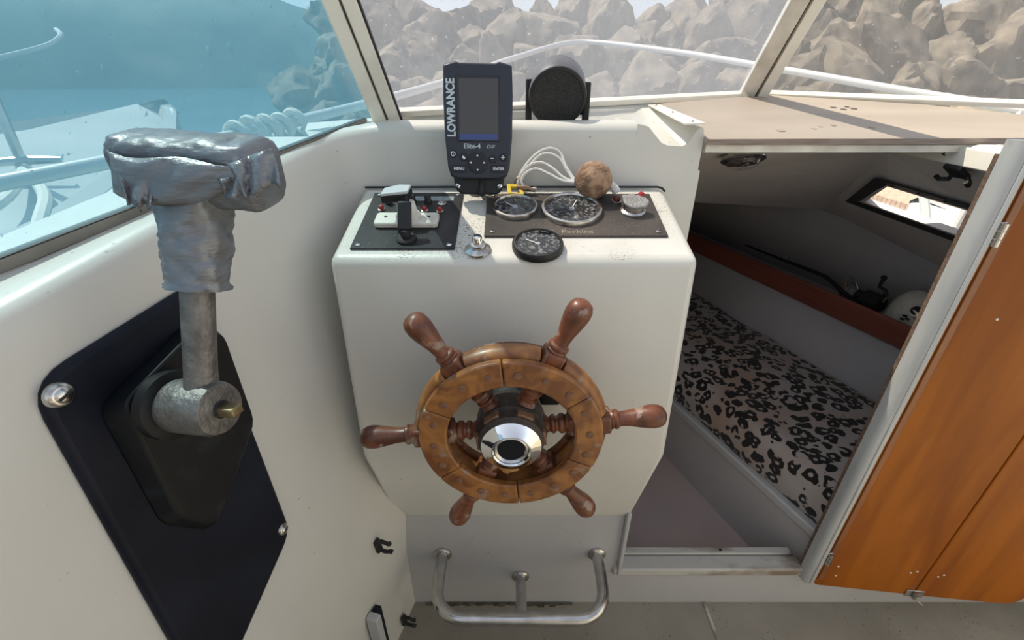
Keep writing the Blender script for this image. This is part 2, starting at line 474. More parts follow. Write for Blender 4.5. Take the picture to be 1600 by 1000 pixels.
def clear_glass():
    m = bpy.data.materials.new('gauge_glass'); m.use_nodes = True
    N = m.node_tree.nodes; L = m.node_tree.links; N.remove(N['Principled BSDF'])
    tr = N.new('ShaderNodeBsdfTransparent'); gl = N.new('ShaderNodeBsdfGlossy'); gl.inputs['Roughness'].default_value = .04
    df = N.new('ShaderNodeBsdfDiffuse'); df.inputs[0].default_value = (.6, .58, .54, 1)
    lw = N.new('ShaderNodeLayerWeight'); lw.inputs[0].default_value = .5
    pw = N.new('ShaderNodeMath'); pw.operation = 'POWER'; pw.inputs[1].default_value = 4.0; L.new(lw.outputs['Facing'], pw.inputs[0])
    fr = N.new('ShaderNodeMath'); fr.operation = 'MULTIPLY_ADD'; fr.inputs[1].default_value = .5; fr.inputs[2].default_value = .04; L.new(pw.outputs[0], fr.inputs[0])
    nz = N.new('ShaderNodeTexNoise'); nz.inputs['Scale'].default_value = 180; nz.inputs['Detail'].default_value = 4
    tc = N.new('ShaderNodeTexCoord'); L.new(tc.outputs['Object'], nz.inputs['Vector'])
    mr = N.new('ShaderNodeMapRange'); mr.inputs[1].default_value = .5; mr.inputs[2].default_value = .75; mr.inputs[4].default_value = .45
    L.new(nz.outputs['Fac'], mr.inputs[0])
    a = N.new('ShaderNodeMixShader'); L.new(mr.outputs[0], a.inputs[0]); L.new(tr.outputs[0], a.inputs[1]); L.new(df.outputs[0], a.inputs[2])
    b = N.new('ShaderNodeMixShader'); L.new(fr.outputs[0], b.inputs[0]); L.new(a.outputs[0], b.inputs[1]); L.new(gl.outputs[0], b.inputs[2])
    L.new(b.outputs[0], N['Material Output'].inputs[0])
    M['gauge_glass'] = m
clear_glass()

# ------------------------------------------------------------------ big structure
FZ = -1.03                     # sole, eye-relative
YB = .59                       # bulkhead plane
A15 = R(15)
EX = V((math.sin(A15), math.cos(A15), 0))        # port side runs this way (forward)
NX = V((math.cos(A15), -math.sin(A15), 0))       # into the cockpit
KF = .114                                        # flare of the port side
CW = NX.dot(V((-.245, .70, 0))) + KF * -.14
WN = V((NX.x, NX.y, KF)).normalized()
WP = V((NX.x, NX.y, KF)); WP0 = WP * (CW / WP.dot(WP))
def onwall(x, y, d=0.0):
    return hit(x, y, WP0 + WN * d, WN)
def ztop(Y):
    return -.141 + (Y - .279) * .1854 if Y < .70 else -.063

# sole
fl = MB().box((.45, -.30, FZ - .02), (2.6, 1.84, .04)).build('floor', M['sole'])
struct(fl)
# raised sole edge + grime line at foot of the bulkhead
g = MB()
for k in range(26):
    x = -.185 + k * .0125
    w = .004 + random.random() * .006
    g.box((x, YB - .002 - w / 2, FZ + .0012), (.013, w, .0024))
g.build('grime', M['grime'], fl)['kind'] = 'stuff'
struct_seam = MB().box((.43, .45, FZ + .001), (.006, .3, .002)).build('seam', M['sill'], fl)

# port side moulding, with fillet into the dash upstand
K = V((-.2418, .712, 0)); T = .0537; RF = .07
path = []
start = K - EX * .97
path.append((start + V((-.03, -1.1, 0)), NX.copy(), 1.0))
ns = 16
for i in range(ns + 1):
    p = start + (K - EX * T - start) * (i / ns)
    path.append((p, NX.copy(), 1.0))
cen = K - EX * T + NX * RF
for i in range(1, 11):
    a = R(75) * i / 10
    n = V((math.cos(A15 - 0 + 0), 0, 0))
    ang = -A15 - a            # direction of inward normal, from -15deg to -90deg
    n = V((math.cos(ang), math.sin(ang), 0))
    path.append((cen - n * RF, n, 1.0 - i / 10))
rows = []
for p, n, w in path:
    zt = ztop(p.y)
    if w < 1: zt = ztop(.66) + (-.052 - ztop(.66)) * (1 - w)
    row = []
    out = .30 if w == 1 else .05
    rr = .018
    zs = [FZ - .02, -.85, -.73, -.55, -.40, -.27, -.18, zt - rr - .004]
    for z in zs:
        off = KF * (-.14 - max(z, -.73)) / NX.length * w
        if z < -.73: off += -.012 * w
        q = p + n * off
        row.append(V((q.x, q.y, z)))
    offt = KF * (-.14 - zt) * w
    for k in range(1, 6):
        b = PI / 2 * k / 5
        q = p + n * (offt - rr * (1 - math.cos(b)))
        row.append(V((q.x, q.y, zt - rr + rr * math.sin(b))))
    # ledge going outboard
    q = p - n * .05 if w == 1 else p - n * .03
    row.append(V((q.x, q.y, zt + .001)))
    q = p - n * (.14 if w == 1 else .035)
    row.append(V((q.x, q.y, zt - (.0 if w == 1 else .0))))
    rows.append(row)
wl = MB().grid(rows).build('wall_left', M['gelcoat'], smooth=60)
struct(wl)
last = rows[-1]
up_rows = [last] + [[V((p.x + dx, p.y, p.z)) for p in last] for dx in (.12, .25, .372)]

# bulkhead under the console and to starboard of the companionway
bk = MB()
bk.box((-.06, YB + .012, (FZ - .55) / 2), (.56, .024, -.55 - FZ))
bk.box((.425, YB + .012, (FZ - .925) / 2), (.41, .024, -.925 - FZ))
bk.box((1.045, YB + .012, (FZ - .09) / 2), (.83, .024, -.09 - FZ))
wf = MB()
wf.v = bk.v; wf.f = bk.f
wfo = wf.build('wall_front', M['gelcoat_low'])
struct(wfo)
# faint moulded return at the foot of the bulkhead
# left edge trim of the companionway and its sill
tr = MB().box((.2245, YB - .004, -.82), (.008, .016, .19)).build('trim_1', M['gelcoat_low'], bevel=.002); struct(tr)
s1 = MB()
s1.box((.413, YB + .008, -.911), (.40, .034, .022))
sl = s1.build('trim_2', M['sill'], bevel=.004); struct(sl)
MB().box((.413, YB + .034, -.903), (.38, .016, .012)).build('sill_strip', M['sill'], sl, bevel=.002)
MB().lathe([(.0028, 0), (.0028, .0015), (.0001, .0016)], (.452, YB + .034, -.8972), (0, 0, 1), 10).build('screw_hole', M['black'], sl)

# companionway post: a rounded moulding with the raw plywood edge inside it
def rounded_post(x0, x1, y0, y1, z0, z1, r):
    ring = []
    for k in range(7):
        a = PI + (PI / 2) * k / 6
        ring.append((x0 + r + r * math.cos(a), y0 + r + r * math.sin(a)))
    for k in range(7):
        a = 1.5 * PI + (PI / 2) * k / 6
        ring.append((x1 - r + r * math.cos(a), y0 + r + r * math.sin(a)))
    ring += [(x1, y1), (x0, y1)]
    m = MB(); rings = []
    for z in (z0, z1):
        rings.append([V((x, y, z)) for x, y in ring])
    return m.loft(rings)
po = rounded_post(.6085, .6345, YB - .024, YB + .001, -.925, -.062, .012).build('trim_3', M['post']); struct(po)
MB().box((.6150, YB + .0035, -.495), (.014, .006, .83)).build('plywood_edge', M['plyedge'], po)
MB().box((.6205, YB - .0245, -.495), (.005, .003, .85)).build('edge_bead', M['post'], po, bevel=.0015)

# ------------------------------------------------------------------ helm console
DB = V((0, .70, -.143)); DF = V((0, .5226, -.193))
DU = (DB - DF).normalized(); DN = V((0, -DU.z, DU.y))
DX = V((1, 0, 0))
def ondash(x, y, d=0.0):
    return hit(x, y, DB + DN * d, DN)
def dash(x, y, d=0.0):            # a point on the dash by its X and Y
    t = (y - DB.y) / DU.y
    return V((x, y, DB.z + DU.z * t)) + DN * d
con = thing('helm_console', 'cream moulded helm console carrying the wooden ship wheel and instruments', 'console', (.0, .60, FZ))
cm = MB()
xl, xr = -.2265, .2315
prof = [(.70, -.143), (.5226, -.193), (.501, -.502), (.589, -.745), (.70, -.745)]
cm.prism([V((xl, y, z)) for y, z in prof], (xr - xl, 0, 0))
cb = cm.build('body', M['gelcoat'], con, bevel=.010, seg=4)
cb.data.materials.append(M['gelcoat_dash'])
for pf in cb.data.polygons:
    if pf.normal.z > .7: pf.material_index = 1
# gasket line behind the dash top
MB().tube([dash(-.224, .699, .001), dash(-.10, .7005, .001), dash(.10, .7005, .001), dash(.222, .7005, .001), dash(.2285, .697, .001), dash(.2305, .688, .0005)], .0016, 6).build('gasket', M['rubber'], con)

# upstand behind the dash (front wall of the cabin trunk), dipping at its starboard end
up = MB()
up.grid(up_rows)
top = [(.1835, -.0545), (.186, -.0545), (.200, -.058), (.222, -.080), (.232, -.084), (.254, -.085), (.262, -.081), (.270, -.066), (.276, -.058), (.281, -.060), (.284, -.072),
       (.284, -.118), (.2875, -.121), (.2880, -.30), (.25, -.72), (.1835, -.72)]
up.prism([V((x, .712, z)) for x, z in top], (0, .022, 0))
upo = up.build('wall_front_upper', M['gelcoat'], smooth=40); struct(upo, 'cream upstand wall behind the dash')
# sill deck between the upstand and the windscreen foot
B1 = V((-.208, .78, -.047)); B2 = V((.491, 1.0, -.0235))
sd_ = MB()
rows = []
for i in range(9):
    t = i / 8
    a = V((-.30 + .485 * t, .728, -.088))
    b = B1 + (B2 - B1) * (t * .68) + V((0, .006, -.004))
    c_ = V((a.x, a.y, 0)).lerp(V((b.x, b.y, 0)), .62); c_.z = -.082
    if i == 0: b = V((-.33, .79, -.062)); c_ = V((-.32, .75, -.07))
    rows.append([a, c_, b])
sdo = sd_.grid(rows).build('trim_4', M['gelcoat'], solid=.008, smooth=0); struct(sdo, 'cream ledge at the foot of the windscreen')
# vertical lip of the ledge in front of the hatch
MB().box((.10, .868, -.050), (.26, .006, .014), (V((.95, .30, 0)).normalized(), V((-.30, .95, 0)).normalized(), V((0, 0, 1)))).build('lip', M['frame_cream'], sdo, bevel=.002)

# sliding-hatch rail at the starboard end of the upstand
hr = thing('hatch_rail', 'cream hatch rail with a thin screwed metal strip beside the plywood hatch', 'rail', (.25, .78, -.09))
m = MB()
fr_ = [V((.1985, .7124, -.0585)), V((.224, .7124, -.083)), V((.256, .7124, -.0862)), V((.273, .7124, -.0585)), V((.2815, .7124, -.061)), V((.2815, .7124, -.10)), V((.20, .7124, -.10))]
bk_ = [V((.180, .90, -.056)), V((.222, .90, -.050)), V((.236, .90, -.0415)), V((.255, .90, -.0405)), V((.282, .90, -.0405)), V((.282, .90, -.10)), V((.18, .90, -.10))]
m.loft([fr_, bk_])
m.build('rail_body', M['gelcoat'], hr, bevel=.002)
pq = [V((.244, .688, -.0535)), V((.276, .696, -.0535)), V((.270, .905, -.0385)), V((.248, .905, -.0385))]
m = MB(); m.prism(pq, (0, 0, .0018)); m.build('metal_strip', M['frame_cream'], hr)
for t in (.06, .5, .95):
    c = (pq[0] * .5 + pq[1] * .5) * (1 - t) + (pq[2] * .5 + pq[3] * .5) * t + V((0, 0, .0018))
    screw(c, (0, 0, 1), .003, hr, M['chrome_worn'], slot=False)

# ------------------------------------------------------------------ windscreen
m1 = V((-.014, -.098, .135)); m2 = V((-.006, -.123, .1395))
W0 = V((-.401, .331, -.1305)); W1 = V((-.2345, .785, -.0600))
wd = (W1 - W0).normalized()
Waft = W0 - wd * .55
def bar(pts, w, h, ax1, name, mt, parent, bevel=.0015):
    """square-section strip along a straight line"""
    a, b = V(pts[0]), V(pts[1]); z = (b - a).normalized(); x = (V(ax1) - z * V(ax1).dot(z)).normalized(); y = z.cross(x)
    return MB().box((a + b) / 2, (w, h, (b - a).length), (x, y, z)).build(name, mt, parent, bevel=bevel)
def window(name, q, label, pm):
    """q: bottom-a, bottom-b, top-b, top-a"""
    n = (q[1] - q[0]).cross(q[3] - q[0]).normalized()
    m = MB(); m.prism([p - n * .002 for p in q], n * .004)
    o = m.build(name, pm, smooth=0); struct(o, label)
    return o, n
S1 = 2.9
# port side pane
Wf = W1 + wd * .022
q = [Waft, Wf, Wf + m1 * S1, Waft + m1 * S1]
w1, n1 = window('window_1', q, 'hazy blue port side window', M['pane_port'])
bar((Waft + m1 * .025, W1 + m1 * .035), .010, .011, n1, 'bottom_frame', M['alu_dark'], w1)
bar((Waft + m1 * .066 , W1 + m1 * .066), .009, .002, n1, 'bottom_bead', M['rubber'], w1, 0)
bar((Waft + m1 * (S1 - .05), W1 + m1 * (S1 - .05)), .014, .022, n1, 'top_frame', M['alu'], w1)
# front pane
q = [B1, B2, B2 + m2 * S1, B1 + m1 * S1]
w2, n2 = window('window_2', q, 'hazy grey front windscreen pane', M['pane_front'])
bar((B1 + m1 * .02, B2 + m2 * .02), .012, .010, n2, 'bottom_frame', M['frame_cream'], w2)
bar((B1 + m1 * (S1 - .05), B2 + m2 * (S1 - .05)), .014, .022, n2, 'top_frame', M['alu'], w2)
# starboard pane, mirror of the front one about the centreline
B3 = V((1.19, .78, -.047)); m3 = V((.002, -.098, .135))
q = [B2, B3, B3 + m3 * S1, B2 + m2 * S1]
w3, n3 = window('window_3', q, 'hazy starboard windscreen pane above the plywood hatch', M['pane_starboard'])
bar((B2 + m2 * .02, B3 + m3 * .02), .012, .010, n3, 'bottom_frame', M['frame_cream'], w3)
bar((B2 + m2 * (S1 - .05), B3 + m3 * (S1 - .05)), .014, .022, n3, 'top_frame', M['alu'], w3)
# mullions
def mullion(name, base, md, pieces, label):
    o = None
    for i, (pa, w, d, off, mt, nm) in enumerate(pieces):
        z = md.normalized(); toeye = V((-base.x * .6, -base.y, .1)); y = (toeye - z * toeye.dot(z)).normalized(); x = z.cross(y) * -1
        a = base + x * pa + y * off - z * .012; b = base + md * S1 + x * pa + y * off
        mb = MB().box((a + b) / 2, (w, d, (b - a).length), (x, y, z))
        if o is None:
            o = mb.build(name, mt, bevel=.0025); struct(o, label)
        else:
            mb.build(nm, mt, o, bevel=.0015)
    return o
MLB = V((-.1985, .775, -.050))
mu1 = mullion('trim_5', MLB, m1, [(.0095, .021, .026, .004, M['frame_cream'], ''), (-.0115, .018, .022, .005, M['frame_cream'], 'port_strip'), (-.0017, .0018, .022, .0066, M['rubber'], 'gap'), (-.0220, .003, .018, .004, M['rubber'], 'seal')], 'cream mullion between port and front windows')
mu2 = mullion('trim_6', B2 + V((-.012, -.006, 0)), m2, [(.014, .027, .030, .006, M['alu'], ''), (-.013, .018, .022, .006, M['frame_cream'], 'port_strip'), (-.0025, .003, .022, .007, M['alu_dark'], 'gap')], 'metal mullion between the two windscreen panes')
zc = m2.normalized()
screw(B2 + m2 * .93 + V((-.010, -.020, .004)), (-.35, -.8, -.35), .005, mu2, M['alu_dark'])

# ------------------------------------------------------------------ plywood hatch (sunlit shelf)
HZ0 = -.0736; HS = .1787
def hz(Y): return HZ0 + HS * (Y - .70)
HN = V((0, -HS, 1)).normalized()
ha = thing('plywood_hatch', 'pale sunlit plywood hatch board lying over the cabin entrance', 'hatch', (.6, .85, -.08))
hp = [(.284, .700), (.95, .706), (.93, .80), (.745, .915), (.505, .985), (.40, .958), (.262, .912), (.284, .86)]
m = MB(); m.prism([V((x, y, hz(y) - .007)) for x, y in hp], HN * .007); m.build('board', M['shelf'], ha, bevel=.0008)
m = MB(); m.prism([V((.284, .6985, hz(.6985) - .008)), V((.95, .7045, hz(.7045) - .008)), V((.95, .7058, hz(.7058) - .008)), V((.284, .6998, hz(.6998) - .008))], HN * .0085)
m.build('front_edge', M['shelf_edge'], ha)
m = MB(); m.box((.617, .708, hz(.7) - .014), (.66, .006, .010)); m.build('under_batten', M['alu'], ha)
HP0 = V((0, .70, HZ0 + .0003))
for (x, y, w, mt) in [(1302, 168, .010, 'mark'), (1323, 167, .008, 'mark'), (1318, 171, .010, 'mark'), (1334, 170, .011, 'mark'),
                      (1302, 196, .008, 'mark_faint'), (1272, 201, .008, 'mark_faint'), (1282, 198, .007, 'mark_faint'), (1220, 204, .014, 'mark_faint'), (1362, 199, .010, 'mark_faint')]:
    c = hit(x, y, HP0, HN)
    m = MB(); m.lathe([(w / 2, 0), (w / 2, .0006), (.0001, .0007)], c, HN, 10); m.build('mark', M[mt], ha)

# ------------------------------------------------------------------ cabin interior
C0 = V((1.173, .60, -.461)); C1 = V((1.06, .94, -.40)); C2 = V((.93, 1.33, -.33)); C3 = V((.50, 1.42, -.298)); C4 = V((.10, 1.40, -.30))
H1 = V((.672, .60, -.098)); H2 = V((.672, .82, -.098)); H3 = V((.20, .83, -.098))
# side panel with the cabin window
pn = (C1 - H1).cross(C2 - H1).normalized()
if pn.x > 0: pn = -pn
def onside(x, y, d=0): return hit(x, y, H1 + pn * d, pn)
inner = [onside(1354, 313), onside(1391, 288), onside(1540, 332), onside(1518, 370)]
wh = [inner[0], inner[1], inner[2], inner[3]]
uu = (wh[3] - wh[0]).normalized(); 
oc = [C2, H2 + V((.02, .05, -.01)), H1 + V((0, .022, 0)), C0 + V((-.006, .022, .004))]
m = MB(); m.add(oc + wh, [(0, 1, 5, 4), (1, 2, 6, 5), (2, 3, 7, 6), (3, 0, 4, 7)])
cs = m.build('wall_cabin_side', M['cabin_liner'], solid=.012, smooth=0); struct(cs, 'grey cabin side panel around the small window')
# window surround
def ringpoly(poly, grow):
    c = sum((p for p in poly), V((0, 0, 0))) / len(poly)
    res = []
    n = len(poly)
    for i in range(n):
        a = (poly[i] - poly[i - 1]).normalized(); b = (poly[(i + 1) % n] - poly[i]).normalized()
        d = (a - b)
        s = grow / max(.25, math.sqrt(max(1e-6, 1 - (a.dot(b)) ** 2)))
        res.append(poly[i] + d * s)
    return res
og = ringpoly(wh, .030); og2 = ringpoly(wh, .0)
n4 = len(wh)
win = MB()
win.prism([p - pn * .002 for p in ringpoly(wh, .004)], pn * .003)
wn = win.build('window_4', M['pane_cabin'], smooth=0); struct(wn, 'small cabin window in the starboard side')
for i in range(4):
    j = (i + 1) % 4
    m = MB(); m.prism([wh[i] + pn * .0005, wh[j] + pn * .0005, og[j] + pn * .0062, og[i] + pn * .0062], pn * .004)
    m.build('frame_strip', M['win_frame'], wn, bevel=.002)
for t in (.12, .38, .62):
    screw((og[3] * .5 + wh[3] * .5) * t + (og[0] * .5 + wh[0] * .5) * (1 - t) + pn * .0072, pn, .003, wn, M['black'], slot=False)
    screw((og[2] * .5 + wh[2] * .5) * t + (og[1] * .5 + wh[1] * .5) * (1 - t) + pn * .0072, pn, .003, wn, M['black'], slot=False)
# forward sloping headliner
m = MB(); m.add([H3, H2 + V((.02, .05, -.01)), C2, C3, C4], [(0, 1, 2, 3, 4)])
ce = m.build('ceiling', M['cabin_liner'], solid=.010, smooth=0); struct(ce)
# hull lining: upper part outboard of the side shelf, lower part behind the mattress
def gx(Y, off=0): return .935 - .347 * (Y - .917) + off
F0 = V((.42, 2.25, -.20))
SHZ = -.560
def lp(Y, z, off): return V((gx(Y, off), Y, z))
m = MB()
rows = []
for t in range(7):
    Y = .622 + (2.25 - .622) * t / 6
    if Y < 1.33:
        k = (Y - .60) / .73; tp = C0 + (C2 - C0) * k
    else:
        k = (Y - 1.33) / .92; tp = C2 + (F0 - C2) * k
    rows.append([lp(Y, SHZ, .16), (lp(Y, SHZ, .16) + tp) * .5 + V((.015, .005, 0)), tp])
m.grid(rows)
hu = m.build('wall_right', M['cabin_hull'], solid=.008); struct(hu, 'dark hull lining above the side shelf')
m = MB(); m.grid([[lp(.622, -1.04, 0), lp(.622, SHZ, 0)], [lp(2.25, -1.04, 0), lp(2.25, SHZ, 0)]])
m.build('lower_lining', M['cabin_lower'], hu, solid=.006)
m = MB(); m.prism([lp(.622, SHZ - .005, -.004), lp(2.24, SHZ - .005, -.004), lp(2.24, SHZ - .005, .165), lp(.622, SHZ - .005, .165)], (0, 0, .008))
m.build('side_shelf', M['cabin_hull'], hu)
fb = MB(); fb.prism([lp(.625, -.563, -.014), lp(2.2, -.563, -.014), lp(2.2, -.503, -.014), lp(.625, -.503, -.014)], V((.934, .34, 0)) * .012)
fbo = fb.build('fiddle_board', M['fiddle'], bevel=.003); tag(fbo, 'reddish brown varnished board along the front of the cabin side shelf', 'board')
# forward bulkhead and port partition (out of sight, they keep the cabin dark)
m = MB(); m.add([V((-.05, 2.25, -1.04)), V((.62, 2.25, -1.04)), V((.62, 2.25, -.20)), V((-.05, 2.25, -.20))], [(0, 1, 2, 3)])
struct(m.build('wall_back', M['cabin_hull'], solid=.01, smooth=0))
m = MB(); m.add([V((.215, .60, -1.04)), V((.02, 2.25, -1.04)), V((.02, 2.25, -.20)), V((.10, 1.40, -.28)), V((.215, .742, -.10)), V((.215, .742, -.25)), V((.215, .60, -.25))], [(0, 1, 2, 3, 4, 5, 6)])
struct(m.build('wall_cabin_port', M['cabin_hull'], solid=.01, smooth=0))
# cabin sole
struct(MB().box((.45, 1.40, FZ - .012), (1.2, 1.60, .024)).build('floor_cabin', M['cabin_sole']))
# berth
def bx(Y): return .63 - .383 * (Y - .634)
be = thing('berth', 'grey berth base running forward inside the cabin', 'berth', (.6, .9, FZ))
m = MB(); m.prism([V((bx(.62), .62, FZ)), V((bx(2.2), 2.2, FZ)), V((bx(2.2), 2.2, -.835)), V((bx(.62), .62, -.835))], (.016, .006, 0)); m.build('front_panel', M['berth_front'], be)
m = MB(); m.prism([V((bx(.60) + .01, .60, -.848)), V((bx(2.2) + .01, 2.2, -.848)), lp(2.2, -.848, -.01), lp(.60, -.848, -.01)], (0, 0, .012)); m.build('top_panel', M['berth_front'], be)
m = MB(); m.prism([V((bx(.60) - .006, .60, -.850)), V((bx(2.2) - .006, 2.2, -.850)), V((bx(2.2) + .020, 2.2, -.850)), V((bx(.60) + .020, .60, -.850))], (0, 0, .024)); m.build('trim', M['berth_trim'], be, bevel=.004)
# mattress
rows = []
NS = 40; NT = 26
for i in range(NS + 1):
    Y = .612 + (2.15 - .612) * i / NS
    x0 = bx(Y) + .012; x1 = gx(Y) - .012
    row = []
    for j in range(NT + 1):
        t = j / NT
        if t < .30:
            s = t / .30; x = x0 - .006 * math.sin(PI * s); z = -.825 + .065 * s
        elif t < .48:
            a = (t - .30) / .18 * PI / 2; x = x0 + .045 * (1 - math.cos(a)); z = -.760 + .040 * math.sin(a)
        else:
            s = (t - .48) / .52; x = x0 + .045 + (x1 - x0 - .045) * s; z = -.720 + .012 * math.sin(PI * s)
        w = noise.noise(V((x * 6, Y * 5, z * 6))) * .010 + noise.noise(V((x * 17, Y * 13, z * 17))) * .004
        row.append(V((x - w * .5, Y, z + w if t > .05 else z)))
    rows.append(row)
ma = MB().grid(rows)
mo = ma.build('mattress', M['leopard'], smooth=80); tag(mo, 'berth mattress in a brown and black leopard print cover', 'mattress')
# painted strip around the hatch opening with screws
st = thing('hatch_coaming', 'cream hatch coaming with a screwed strip at the top of the cabin entrance', 'coaming', (.67, .70, -.12))
m = MB(); m.prism([V((.672, .585, -.112)), V((.672, .825, -.112)), V((.672, .825, -.066)), V((.672, .712, -.088)), V((.672, .690, -.080)), V((.672, .585, -.072))], (.02, 0, 0)); m.build('coaming_side', M['frame_cream'], st, bevel=.003)
m = MB(); m.prism([V((.664, .590, -.113)), V((.664, .815, -.109)), V((.664, .815, -.083)), V((.664, .590, -.086))], (.008, 0, 0)); m.build('strip', M['frame_cream'], st, bevel=.002)
m = MB(); m.box((.47, .822, -.095), (.41, .010, .030)); m.build('coaming_front', M['post'], st, bevel=.002)
for (x, y) in [(1561, 257), (1478, 239), (1414, 223)]:
    screw(hit(x, y, (.664, 0, 0), V((1, 0, 0))), (-1, 0, 0), .0045, st, M['chrome_worn'])
screw(hit(1383, 221, (0, .817, 0), V((0, 1, 0))), (0, -1, 0), .0045, st, M['chrome_worn'])
MB().lathe([(.006, 0), (.006, .003), (.0001, .0032)], hit(1489, 217, (.672, 0, 0), V((1, 0, 0))), (-1, 0, 0), 14).build('bolt_hole', M['black'], st)

# dome lamp under the headliner
dl = thing('dome_lamp', 'small round dome lamp with chrome rim under the cabin ceiling', 'lamp', (.40, .86, -.12))
nh = (C2 - H2).cross(H3 - H2).normalized()
if nh.z > 0: nh = -nh
dc = V((.425, .868, -.122))
MB().lathe([(.038, 0), (.038, .006), (.031, .010)], dc, nh, 28).build('rim', M['chrome_worn'], dl)
MB().lathe([(.030, .008), (.026, .016), (.016, .021), (.0001, .023)], dc, nh, 24).build('lens', M['gauge_glass'], dl)
# black bracket clip by the cabin window
bc = thing('cabin_clip', 'black two-pronged bracket clip above the cabin window', 'clip', (.72, .70, -.15))
c0 = onside(1495, 268, .012)
du = (H2 - H1).normalized(); dv = pn.cross(du).normalized()
if dv.z > 0: dv = -dv
m = MB(); m.box(c0, (.030, .026, .008), (du, dv, pn)); m.build('plate', M['black_rough'], bc, bevel=.002)
for s in (-1, 1):
    m = MB(); m.tube([c0 + du * (.012 * s) + dv * .008, c0 + du * (.018 * s) + dv * .016 + pn * .006, c0 + du * (.026 * s) + dv * .010 + pn * .012, c0 + du * (.026 * s) + dv * .002 + pn * .012], .0035, 8)
    m.build('prong', M['black_rough'], bc)

# fishing reel on the side shelf
SY = lambda x, y, d: hit(x, y, V((gx(.917) , .917, 0)) + V((d, d * .347, 0)), V((1, .347, 0)))
LDIR = V((-.328, .945, 0)).normalized()
rl = thing('fishing_reel', 'dark fishing reel with a folding crank lying on the cabin side shelf', 'fishing reel', SY(1370, 475, .06))
rc = SY(1358, 470, .06)
MB().lathe([(.022, -.03), (.026, -.026), (.026, .012), (.018, .02), (.018, .034)], rc, LDIR, 20).build('body', M['black_rough'], rl)
MB().lathe([(.0175, .034), (.0175, .052), (.021, .054), (.021, .058)], rc, LDIR, 20).build('spool', M['corroded'], rl)
MB().lathe([(.0185, .058), (.0205, .066), (.016, .074)], rc, LDIR, 20).build('spool_rim', M['bronze'], rl)
bw = []
for k in range(13):
    a = PI * k / 12
    bw.append(rc + LDIR * (.050 + .022 * math.sin(a)) + V((0, 0, 1)) * (.010 + .034 * math.sin(a)) + V((.934, .34, 0)) * (.022 * math.cos(a)))
MB().tube(bw, .0012, 6).build('bail_wire', M['stainless'], rl)
cr0 = SY(1377, 468, .03)
MB().tube([SY(1378, 470, .045), SY(1384, 461, .025)], .006, 10).build('crank_axle', M['chrome_worn'], rl)
MB().tube([SY(1386, 463, .02), SY(1383, 453, .02), SY(1374, 448, .02), SY(1378, 440, .02), SY(1383, 434, .02)], [.0045, .0045, .004, .0045, .005], 8).build('crank_arm', M['black_rough'], rl)
MB().loft([[SY(1381 + 5 * math.cos(a) * s, 433.5 + 3.5 * math.sin(a) * s, .02 + d) for a in [2 * PI * k / 12 for k in range(12)]] for s, d in ((.6, -.012), (1.1, -.006), (1.1, .006), (.6, .012))]).build('crank_knob', M['black_rough'], rl)
rod = thing('fishing_rod', 'thin black fishing rod stretched along the cabin side shelf', 'fishing rod', rc)
MB().tube([rc + LDIR * -.02 + V((-.02, 0, -.022)), SY(1290, 432, .04), SY(1165, 383, .04)], [.007, .006, .003], 8).build('blank', M['black'], rod)
for t in (.45, .75):
    p = SY(1290, 432, .04) * (1 - t) + SY(1165, 383, .04) * t
    MB().tube([p + V((0, 0, .007)) + V((.007 * math.cos(a), 0, .007 * math.sin(a))) for a in [2 * PI * k / 10 for k in range(10)]], .001, 5, True).build('line_guide', M['stainless'], rod)
# white rounded plastic case with a dark opening
wc_ = thing('white_case', 'white rounded plastic case with a round dark opening on the cabin side shelf', 'case', SY(1440, 505, .07))
cc = SY(1430, 484, .085)
X_, Y_, A_ = V((.934, .34, 0)).normalized(), LDIR, V((0, 0, 1))
rings = []
for k in range(9):
    a = PI / 2 * k / 8
    rings.append([cc + V((0, 0, -.048)) + Y_ * (.060 * max(.02, math.cos(a * .98)) * math.cos(b)) + X_ * (.052 * max(.02, math.cos(a * .98)) * math.sin(b)) + A_ * (.098 * math.sin(a)) for b in [2 * PI * j / 24 for j in range(24)]])
MB().loft(rings).build('shell', M['white_plastic'], wc_, smooth=80)
face = (-cc).normalized()
oc_ = SY(1432, 486, .030)
MB().lathe([(.0155, -.02), (.0155, .002), (.011, .004), (.011, -.004)], oc_, (-.80, -.30, .52), 22).build('opening_rim', M['white_plastic'], wc_)
MB().lathe([(.0108, -.01), (.0108, .0025), (.0001, .0026)], oc_, (-.80, -.30, .52), 20).build('opening', M['black'], wc_)
for (x, y) in [(1412, 493), (1408, 498), (1416, 498)]:
    MB().lathe([(.0028, -.012), (.0028, .001), (.0001, .0012)], SY(x, y, .030), (-.8, -.3, .3), 10).build('vent_hole', M['black'], wc_)

# ------------------------------------------------------------------ wooden bifold door
dr = thing('door_1', 'varnished orange-brown wooden bifold door folded open beside the cabin entrance', 'door', (.83, .55, -.94))
dr['kind'] = 'structure'
pA = V((.634, .573, 0)); pB = V((.828, .551, 0)); pC = V((1.026, .530, 0))
def leaf(a, b, nm, rl_, rr_):
    u = (b - a).normalized(); n = V((u.y, -u.x, 0)); L_ = (b - a).length
    z0, z1 = -.9375, -.085
    pts = []
    def arc(cx, cz, r, a0):
        return [(cx + r * math.cos(a0 + PI / 2 * k / 5), cz + r * math.sin(a0 + PI / 2 * k / 5)) for k in range(6)]
    poly = []
    poly += arc(rl_, z0 + rl_, rl_, PI) if rl_ else [(0, z0)]
    poly += arc(L_ - rr_, z0 + rr_, rr_, 1.5 * PI) if rr_ else [(L_, z0)]
    poly += [(L_, z1), (0, z1)]
    m = MB(); m.prism([a + u * s + V((0, 0, z)) for s, z in poly], -n * .018)
    return m.build(nm, M['door_wood'], dr, bevel=.002), u, n
